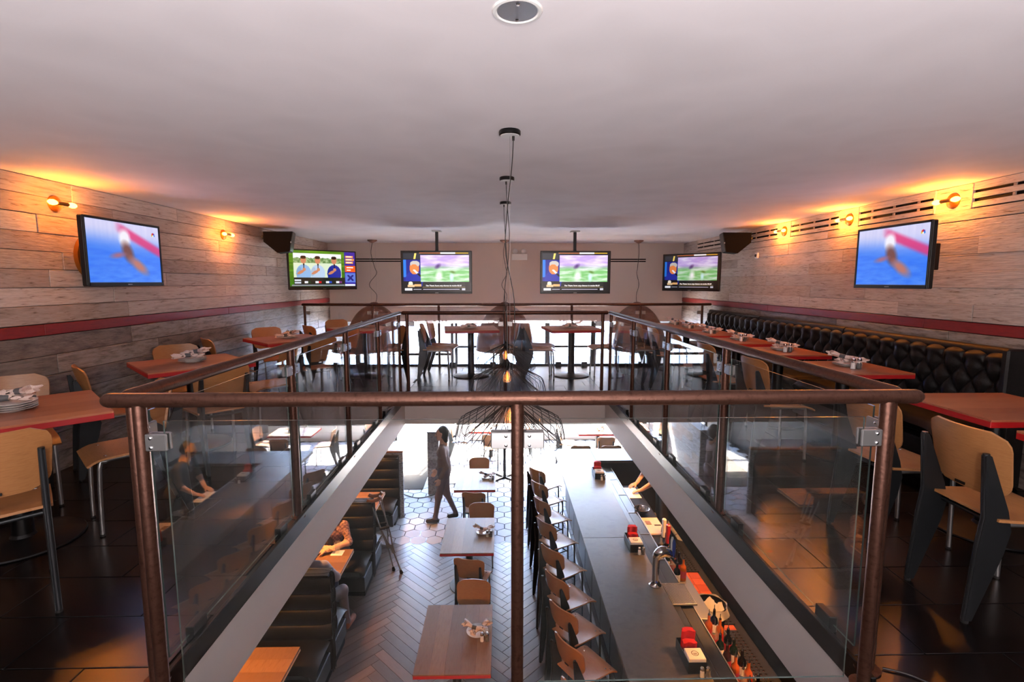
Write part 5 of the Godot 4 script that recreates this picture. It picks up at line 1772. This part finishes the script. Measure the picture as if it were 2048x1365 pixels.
	booth_unit(-8.80, "black leather booth bench with a boarded back facing the entrance", true, false, true)
	for k in 3:
		var z: float = [-4.27, -6.08, -7.92][k]
		t = thing("booth_table", "honey-coloured booth table " + ["at the near end", "where two people sit", "behind the crutches"][k], "table", Vector3(-2.62, G, z), 0.0, "booth tables")
		for j in 4:
			obj("top_strip", box(Vector3(0, 0.737, -0.24 + j * 0.16), Vector3(1.36, 0.026, 0.159), 0.001), M["low_strip_%d" % (j % 3)], t)
		obj("edge_band", box(Vector3(0, 0.716, 0), Vector3(1.365, 0.02, 0.645), 0.003), M.oak_edge, t)
		obj("column", turned([Vector2(0.045, 0.02), Vector2(0.045, 0.71)], 14), M.black_steel, t, Vector3(-0.2, 0, 0))
		obj("foot", turned([Vector2(0, 0), Vector2(0.25, 0), Vector2(0.25, 0.012), Vector2(0.05, 0.03)], 24), M.black_steel, t, Vector3(-0.2, 0, 0))
	crutch(Vector3(-1.59, G, -7.15), Vector3(-1.80, G + 1.22, -7.06), "aluminium crutch leaning on the booth, the one closer to the bench")
	crutch(Vector3(-1.46, G, -7.07), Vector3(-1.795, G + 1.20, -6.94), "aluminium crutch leaning on the booth, the outer one")
	again("tumbler", make_tumbler, Vector3(-2.12, G + 0.757, -6.30), 0.0, "water glass on a paper coaster before the person in the checked shirt")
	tag(obj("coaster", box(Vector3.ZERO, Vector3(0.15, 0.004, 0.13), 0.001), M.paper, null, Vector3(-2.12, G + 0.7525, -6.30)), "white paper coaster under the water glass", "coaster")
	tag(obj("phone", box(Vector3.ZERO, Vector3(0.14, 0.009, 0.075), 0.003), M.black_plastic, null, Vector3(-2.42, G + 0.755, -6.18)), "black phone lying on the occupied booth table", "phone")
	tag(obj("cutlery_roll", box(Vector3.ZERO, Vector3(0.16, 0.01, 0.035), 0.003), M.napkin_band, null, Vector3(-2.2, G + 0.756, -5.93)), "grey wrapped cutlery lying on the occupied booth table", "cutlery")
	# reception desk in the shadow beyond the booths
	t = thing("host_desk", "dark reception desk with pale top beyond the boarded booth", "desk", Vector3(-2.9, G, -9.75))
	obj("body", box(Vector3(0, 0.5, 0), Vector3(0.85, 1.0, 0.5), 0.004), M.dark_wall, t)
	obj("top", box(Vector3(0, 1.02, 0), Vector3(0.95, 0.04, 0.6), 0.004), M.grey_board_2, t)
	obj("notice", box(Vector3(0.436, 0.6, 0.0), Vector3(0.012, 0.36, 0.3), 0.002), M.paper, t)
	st = S()
	tube(st, bend([Vector3(1.44, 0.006, -1.74), Vector3(1.52, 0.006, -1.70), Vector3(1.60, 0.006, -1.60), Vector3(1.66, 0.006, -1.45), Vector3(1.9, 0.006, -1.2)], 5), 0.004, 6)
	tag(obj("floor_cable", st, M.cable_black), "thin dark cable on the mezzanine floor by the near railing's corner post", "cable")


# ---------------------------------------------------------------- people

# a continuous skin round tapered bones [from, to, radius, radius, colour], meshed as surface nets
func flesh(st: SurfaceTool, bones: Array, cell: float, blend: float):
	var lo := Vector3.INF
	var hi := -Vector3.INF
	for b in bones:
		var r := maxf(b[2], b[3]) + blend + cell * 2.0
		lo = lo.min(b[0] - Vector3.ONE * r).min(b[1] - Vector3.ONE * r)
		hi = hi.max(b[0] + Vector3.ONE * r).max(b[1] + Vector3.ONE * r)
	var nx := int((hi.x - lo.x) / cell) + 2
	var ny := int((hi.y - lo.y) / cell) + 2
	var nz := int((hi.z - lo.z) / cell) + 2
	var f := PackedFloat32Array()
	f.resize(nx * ny * nz)
	f.fill(1.0)
	for b in bones:
		var a: Vector3 = b[0]
		var ab: Vector3 = b[1] - a
		var l2 := maxf(ab.length_squared(), 1e-9)
		var ra: float = b[2]
		var rb: float = b[3]
		var r := maxf(ra, rb) + blend + cell * 1.5
		var p0: Vector3 = ((a.min(b[1]) - Vector3.ONE * r - lo) / cell).floor()
		var p1: Vector3 = ((a.max(b[1]) + Vector3.ONE * r - lo) / cell).ceil()
		for i in range(maxi(0, int(p0.x)), mini(nx, int(p1.x) + 1)):
			for j in range(maxi(0, int(p0.y)), mini(ny, int(p1.y) + 1)):
				for k in range(maxi(0, int(p0.z)), mini(nz, int(p1.z) + 1)):
					var p := lo + Vector3(i, j, k) * cell
					var h := clampf((p - a).dot(ab) / l2, 0.0, 1.0)
					var d := (p - a - ab * h).length() - lerpf(ra, rb, h)
					var at := (i * ny + j) * nz + k
					var e := f[at]
					var q := maxf(blend - absf(e - d), 0.0) / blend
					f[at] = minf(e, d) - q * q * blend * 0.25
	var verts := {}
	var cols := {}
	for i in nx - 1:
		for j in ny - 1:
			for k in nz - 1:
				var at := (i * ny + j) * nz + k
				var c := [f[at], f[at + ny * nz], f[at + nz], f[at + ny * nz + nz], f[at + 1], f[at + ny * nz + 1], f[at + nz + 1], f[at + ny * nz + nz + 1]]
				var inside := 0
				for v in c:
					if v < 0.0:
						inside += 1
				if inside == 0 or inside == 8:
					continue
				var sum := Vector3.ZERO
				var n := 0
				for e: Array in [[0, 1], [2, 3], [4, 5], [6, 7], [0, 2], [1, 3], [4, 6], [5, 7], [0, 4], [1, 5], [2, 6], [3, 7]]:
					if (c[e[0]] < 0.0) != (c[e[1]] < 0.0):
						var w: float = c[e[0]] / (c[e[0]] - c[e[1]])
						var pa := Vector3(e[0] & 1, (e[0] >> 1) & 1, e[0] >> 2)
						var pb := Vector3(e[1] & 1, (e[1] >> 1) & 1, e[1] >> 2)
						sum += pa.lerp(pb, w)
						n += 1
				var p := lo + (Vector3(i, j, k) + sum / n) * cell
				verts[at] = p
				var best := 1e9
				var tint := Color.WHITE
				for b in bones:
					var ab: Vector3 = b[1] - b[0]
					var h := clampf((p - b[0]).dot(ab) / maxf(ab.length_squared(), 1e-9), 0.0, 1.0)
					var d: float = (p - b[0] - ab * h).length() - lerpf(b[2], b[3], h)
					if d < best:
						best = d
						tint = b[4]
						if b.size() > 5 and (int(floor(p.x / 0.03)) + int(floor(p.y / 0.03)) + int(floor(p.z / 0.03))) % 2 == 0:
							tint = b[5]
				cols[at] = tint
	st.set_smooth_group(1)
	for i in range(1, nx - 1):
		for j in range(1, ny - 1):
			for k in range(1, nz - 1):
				var at := (i * ny + j) * nz + k
				for ax in 3:
					var step: int = [ny * nz, nz, 1][ax]
					var u: int = [nz, 1, ny * nz][ax]
					var v: int = [1, ny * nz, nz][ax]
					var s0 := f[at] < 0.0
					if s0 == (f[at + step] < 0.0):
						continue
					var q := [at, at - u, at - u - v, at - v]
					if not (verts.has(q[0]) and verts.has(q[1]) and verts.has(q[2]) and verts.has(q[3])):
						continue
					for o: int in ([0, 2, 1, 0, 3, 2] if s0 else [0, 1, 2, 0, 2, 3]):
						st.set_color(cols[q[o]])
						st.add_vertex(verts[q[o]])
	st.set_smooth_group(-1)


# palm and five bent fingers; `out` is the direction of the fingers, `palm` the side they curl to
func hand_bones(wrist: Vector3, out: Vector3, palm: Vector3, thumb_side: float, curl: float, c: Color) -> Array:
	out = out.normalized()
	palm = (palm - out * palm.dot(out)).normalized()
	var side := out.cross(palm).normalized() * thumb_side
	var bones := [[wrist, wrist + out * 0.045, 0.024, 0.026, c], [wrist + out * 0.04 + side * 0.022, wrist + out * 0.085 + side * 0.026, 0.014, 0.013, c], [wrist + out * 0.04 - side * 0.020, wrist + out * 0.08 - side * 0.028, 0.014, 0.012, c], [wrist + out * 0.04, wrist + out * 0.088, 0.015, 0.013, c]]
	for k in 4:
		var off: float = [0.030, 0.010, -0.010, -0.029][k]
		var len: float = [0.066, 0.074, 0.069, 0.054][k]
		var a := wrist + out * 0.086 + side * off
		var d1 := (out * cos(curl * 0.6) + palm * sin(curl * 0.6) + side * off * 1.4).normalized()
		var d2 := (out * cos(curl * 1.5) + palm * sin(curl * 1.5) + side * off).normalized()
		var m := a + d1 * len * 0.55
		bones.append([a, m, 0.0095, 0.0088, c])
		bones.append([m, m + d2 * len * 0.5, 0.0088, 0.0072, c])
	var th := wrist + out * 0.025 + side * 0.024
	var td := (side * 0.75 + out * 0.7 + palm * 0.25).normalized()
	bones.append([th, th + td * 0.042, 0.013, 0.0105, c])
	bones.append([th + td * 0.042, th + td * 0.042 + (out * 0.8 + palm * 0.4 + side * 0.2).normalized() * 0.032, 0.0105, 0.008, c])
	return bones


func head_bones(c: Vector3, ahead: Vector3, up: Vector3, skin_c: Color) -> Array:
	var side := ahead.cross(up).normalized()
	var lip := Color(0.42, 0.16, 0.14)
	var dark := Color(0.03, 0.025, 0.02)
	var bones := [[c + up * 0.035 - ahead * 0.018, c + up * 0.02 + ahead * 0.012, 0.088, 0.080, skin_c], [c - up * 0.03 + ahead * 0.03, c - up * 0.085 + ahead * 0.055, 0.060, 0.038, skin_c], [c - up * 0.07 - ahead * 0.02, c - up * 0.19 - ahead * 0.03, 0.052, 0.056, skin_c],
		[c + up * 0.012 + ahead * 0.092, c - up * 0.028 + ahead * 0.112, 0.010, 0.014, skin_c], [c - up * 0.062 + ahead * 0.088 - side * 0.018, c - up * 0.062 + ahead * 0.088 + side * 0.018, 0.008, 0.008, lip]]
	for s: float in [-1.0, 1.0]:
		bones.append([c + side * s * 0.086 + up * 0.015, c + side * s * 0.084 - up * 0.025, 0.016, 0.012, skin_c])
		bones.append([c + side * s * 0.033 + up * 0.012 + ahead * 0.084, c + side * s * 0.036 + up * 0.012 + ahead * 0.083, 0.011, 0.011, dark])
		bones.append([c + side * s * 0.018 + up * 0.036 + ahead * 0.087, c + side * s * 0.048 + up * 0.036 + ahead * 0.074, 0.008, 0.006, skin_c.darkened(0.6)])
	return bones


func person(label: String, body: Array, hands: Array, head: Vector3, ahead: Vector3, skin_c: Color, hair: Array, hair_m: Material) -> Node3D:
	var st := S()
	flesh(st, body, 0.016, 0.045)
	for h in hands:
		flesh(st, h, 0.0055, 0.012)
	var up := (Vector3.UP - ahead * ahead.y).normalized()
	flesh(st, head_bones(head, ahead, up, skin_c), 0.0075, 0.018)
	var who := obj("person", st, M.people)
	tag(who, label, "person")
	st = S()
	flesh(st, hair, 0.009, 0.03)
	obj("hair", st, hair_m, who)
	return who


var base_at := Vector3.ZERO


func P(x: float, y: float, z: float) -> Vector3:
	return base_at + Vector3(x, y, z)


func build_people():
	var skin_c := Color(0.60, 0.36, 0.25)
	# facing the room, arms folded on the table, checked shirt, hair in a bun
	base_at = Vector3(-2.28, G, -6.68)
	var shirt := Color(0.36, 0.20, 0.17)
	var check := Color(0.13, 0.07, 0.075)
	var jeans := Color(0.06, 0.075, 0.12)
	var dark := Color(0.02, 0.02, 0.022)
	var body := [
		[P(-0.09, 0.56, 0), P(0.09, 0.56, 0), 0.115, 0.115, jeans], [P(0, 0.62, 0.0), P(0, 0.80, 0.05), 0.125, 0.120, shirt, check], [P(-0.07, 0.92, 0.09), P(0.07, 0.92, 0.09), 0.105, 0.105, shirt, check],
		[P(-0.15, 1.0, 0.10), P(0.15, 1.0, 0.10), 0.055, 0.055, shirt, check], [P(0, 1.0, 0.10), P(0, 1.11, 0.12), 0.05, 0.045, skin_c],
		[P(0.18, 0.99, 0.10), P(0.25, 0.80, 0.19), 0.052, 0.043, shirt, check], [P(0.25, 0.80, 0.19), P(0.03, 0.80, 0.40), 0.042, 0.030, skin_c],
		[P(-0.18, 0.99, 0.10), P(-0.25, 0.80, 0.19), 0.052, 0.043, shirt, check], [P(-0.25, 0.80, 0.19), P(-0.03, 0.82, 0.36), 0.042, 0.030, skin_c],
		[P(0.09, 0.55, 0.02), P(0.11, 0.53, 0.40), 0.082, 0.060, jeans], [P(0.11, 0.53, 0.40), P(0.11, 0.10, 0.36), 0.056, 0.040, jeans], [P(0.11, 0.05, 0.34), P(0.11, 0.045, 0.50), 0.042, 0.038, dark],
		[P(-0.09, 0.55, 0.02), P(-0.11, 0.53, 0.40), 0.082, 0.060, jeans], [P(-0.11, 0.53, 0.40), P(-0.11, 0.10, 0.36), 0.056, 0.040, jeans], [P(-0.11, 0.05, 0.34), P(-0.11, 0.045, 0.50), 0.042, 0.038, dark]]
	# dark top under the open shirt
	body.append([P(0, 0.72, 0.14), P(0, 0.96, 0.165), 0.035, 0.03, Color(0.05, 0.04, 0.06)])
	var hd: Vector3 = P(0, 1.26, 0.15)
	person("person with a blond bun and a checked shirt, arms folded on the booth table", body, [hand_bones(P(0.03, 0.80, 0.40), Vector3(-1, -0.1, 0.1), Vector3(0, -1, 0), 1.0, 0.4, skin_c), hand_bones(P(-0.03, 0.82, 0.36), Vector3(1, 0, 0.05), Vector3(0, -1, 0), -1.0, 0.4, skin_c)], hd, Vector3(0.1, -0.15, 1).normalized(), skin_c,
		[[hd + Vector3(0, 0.05, -0.03), hd + Vector3(0, 0.02, -0.05), 0.092, 0.088, Color.WHITE], [hd + Vector3(0, 0.09, 0.0), hd + Vector3(0, 0.085, 0.04), 0.06, 0.05, Color.WHITE], [hd + Vector3(0, 0.165, -0.04), hd + Vector3(0.01, 0.17, -0.03), 0.045, 0.045, Color.WHITE]], M.blond_hair)
	# facing the street, one hand raised, grey-lilac shirt, jeans, brown shoes
	base_at = Vector3(-2.22, G, -5.46)
	shirt = Color(0.24, 0.22, 0.26)
	var shoe := Color(0.14, 0.05, 0.025)
	jeans = Color(0.10, 0.10, 0.125)
	body = [
		[P(-0.10, 0.56, 0), P(0.10, 0.56, 0), 0.12, 0.12, jeans], [P(0, 0.62, 0.0), P(0, 0.80, -0.05), 0.135, 0.130, shirt], [P(-0.08, 0.93, -0.09), P(0.08, 0.93, -0.09), 0.112, 0.112, shirt],
		[P(-0.17, 1.01, -0.10), P(0.17, 1.01, -0.10), 0.058, 0.058, shirt], [P(0, 1.0, -0.10), P(0, 1.12, -0.12), 0.052, 0.048, skin_c],
		[P(0.20, 1.0, -0.10), P(0.28, 0.80, -0.22), 0.056, 0.046, shirt], [P(0.28, 0.80, -0.22), P(0.08, 0.80, -0.46), 0.043, 0.030, shirt],
		[P(-0.20, 1.0, -0.10), P(-0.26, 0.80, -0.30), 0.056, 0.046, shirt], [P(-0.26, 0.80, -0.30), P(-0.10, 1.02, -0.40), 0.043, 0.030, skin_c],
		[P(0.10, 0.55, -0.02), P(0.30, 0.54, -0.36), 0.088, 0.064, jeans], [P(0.30, 0.54, -0.36), P(0.32, 0.11, -0.42), 0.058, 0.042, jeans], [P(0.32, 0.05, -0.40), P(0.35, 0.045, -0.58), 0.045, 0.040, shoe],
		[P(-0.10, 0.55, -0.02), P(-0.10, 0.54, -0.42), 0.088, 0.064, jeans], [P(-0.10, 0.54, -0.42), P(-0.10, 0.11, -0.40), 0.058, 0.042, jeans], [P(-0.10, 0.05, -0.38), P(-0.10, 0.045, -0.56), 0.045, 0.040, shoe]]
	hd = P(0, 1.27, -0.15)
	person("blond person in grey shirt and jeans, hand raised, back turned, in the booth", body, [hand_bones(P(0.08, 0.80, -0.46), Vector3(-0.8, -0.1, -0.6), Vector3(0, -1, 0), -1.0, 0.4, skin_c), hand_bones(P(-0.10, 1.02, -0.40), Vector3(0.35, 1, -0.1), Vector3(0.3, 0, 1), 1.0, 0.5, skin_c)], hd, Vector3(0, -0.1, -1).normalized(), skin_c,
		[[hd + Vector3(0, 0.05, 0.03), hd + Vector3(0, 0.0, 0.05), 0.095, 0.09, Color.WHITE], [hd + Vector3(0, 0.09, 0.0), hd + Vector3(0, 0.085, -0.04), 0.06, 0.05, Color.WHITE], [hd + Vector3(0, -0.04, 0.06), hd + Vector3(0, -0.11, 0.06), 0.07, 0.055, Color.WHITE]], M.blond_hair)
	# crossing the tiled floor towards the entrance
	base_at = Vector3(-1.0, G, -8.72)
	var coat := Color(0.17, 0.115, 0.105)
	jeans = Color(0.12, 0.095, 0.11)
	body = [
		[P(0, 0.92, -0.07), P(0, 0.92, 0.07), 0.115, 0.115, jeans], [P(0, 0.98, 0), P(-0.01, 1.12, 0), 0.118, 0.115, coat], [P(-0.02, 1.27, -0.07), P(-0.02, 1.27, 0.07), 0.105, 0.105, coat],
		[P(-0.02, 1.37, -0.15), P(-0.02, 1.37, 0.15), 0.055, 0.055, coat], [P(-0.02, 1.38, 0), P(-0.03, 1.48, 0), 0.05, 0.046, skin_c],
		[P(-0.02, 1.36, 0.18), P(0.06, 1.08, 0.21), 0.052, 0.042, coat], [P(0.06, 1.08, 0.21), P(-0.06, 0.86, 0.21), 0.040, 0.028, coat],
		[P(-0.02, 1.36, -0.18), P(-0.02, 1.08, -0.21), 0.052, 0.042, coat], [P(-0.02, 1.08, -0.21), P(-0.16, 0.88, -0.20), 0.040, 0.028, coat],
		[P(0, 0.88, 0.09), P(-0.10, 0.48, 0.09), 0.085, 0.060, jeans], [P(-0.10, 0.48, 0.09), P(-0.16, 0.10, 0.09), 0.056, 0.040, jeans], [P(-0.14, 0.045, 0.09), P(-0.30, 0.04, 0.09), 0.042, 0.036, dark],
		[P(0, 0.88, -0.09), P(0.02, 0.48, -0.09), 0.085, 0.060, jeans], [P(0.02, 0.48, -0.09), P(0.18, 0.12, -0.09), 0.056, 0.040, jeans], [P(0.19, 0.06, -0.09), P(0.06, 0.04, -0.09), 0.042, 0.036, dark]]
	hd = P(-0.04, 1.60, 0)
	person("person in dark clothes walking across the white hexagon tiles", body, [hand_bones(P(-0.06, 0.86, 0.21), Vector3(-0.3, -1, 0), Vector3(-0.5, 0, -1), -1.0, 0.5, skin_c), hand_bones(P(-0.16, 0.88, -0.20), Vector3(-0.5, -1, 0), Vector3(-0.5, 0, 1), 1.0, 0.5, skin_c)], hd, Vector3(-1, -0.1, 0).normalized(), skin_c,
		[[hd + Vector3(0.03, 0.05, 0), hd + Vector3(0.05, 0.02, 0), 0.092, 0.09, Color.WHITE], [hd + Vector3(0.05, -0.03, 0), hd + Vector3(0.06, -0.12, 0), 0.07, 0.055, Color.WHITE]], M.dark_hair)
	# behind the bar, bending over the menu sheet
	base_at = Vector3(2.62, G + 0.006, -7.85)
	coat = Color(0.018, 0.020, 0.028)
	body = [
		[P(0, 0.94, -0.08), P(0, 0.94, 0.08), 0.12, 0.12, dark], [P(-0.02, 1.0, 0), P(-0.08, 1.16, 0), 0.13, 0.125, coat], [P(-0.14, 1.31, -0.08), P(-0.14, 1.31, 0.08), 0.11, 0.11, coat],
		[P(-0.18, 1.40, -0.17), P(-0.18, 1.40, 0.17), 0.058, 0.058, coat], [P(-0.19, 1.41, 0), P(-0.23, 1.50, 0), 0.052, 0.048, skin_c],
		[P(-0.18, 1.39, 0.20), P(-0.24, 1.12, 0.24), 0.056, 0.046, coat], [P(-0.24, 1.12, 0.24), P(-0.40, 0.97, 0.16), 0.042, 0.030, skin_c],
		[P(-0.18, 1.39, -0.20), P(-0.24, 1.12, -0.24), 0.056, 0.046, coat], [P(-0.24, 1.12, -0.24), P(-0.40, 0.97, -0.12), 0.042, 0.030, skin_c],
		[P(0, 0.90, 0.10), P(-0.01, 0.50, 0.11), 0.09, 0.064, dark], [P(-0.01, 0.50, 0.11), P(0.02, 0.10, 0.11), 0.058, 0.042, dark], [P(0.02, 0.045, 0.11), P(-0.15, 0.04, 0.12), 0.044, 0.038, dark],
		[P(0, 0.90, -0.10), P(-0.01, 0.50, -0.11), 0.09, 0.064, dark], [P(-0.01, 0.50, -0.11), P(0.02, 0.10, -0.11), 0.058, 0.042, dark], [P(0.02, 0.045, -0.11), P(-0.15, 0.04, -0.12), 0.044, 0.038, dark]]
	hd = P(-0.27, 1.62, 0)
	person("bartender in black bending over a menu sheet behind the bar", body, [hand_bones(P(-0.40, 0.97, 0.16), Vector3(-1, -0.35, -0.3), Vector3(0, -1, 0), -1.0, 0.35, skin_c), hand_bones(P(-0.40, 0.97, -0.12), Vector3(-1, -0.35, 0.2), Vector3(0, -1, 0), 1.0, 0.35, skin_c)], hd, Vector3(-1, -0.5, 0).normalized(), skin_c,
		[[hd + Vector3(0.03, 0.06, 0), hd + Vector3(0.05, 0.02, 0), 0.092, 0.09, Color.WHITE]], M.dark_hair)
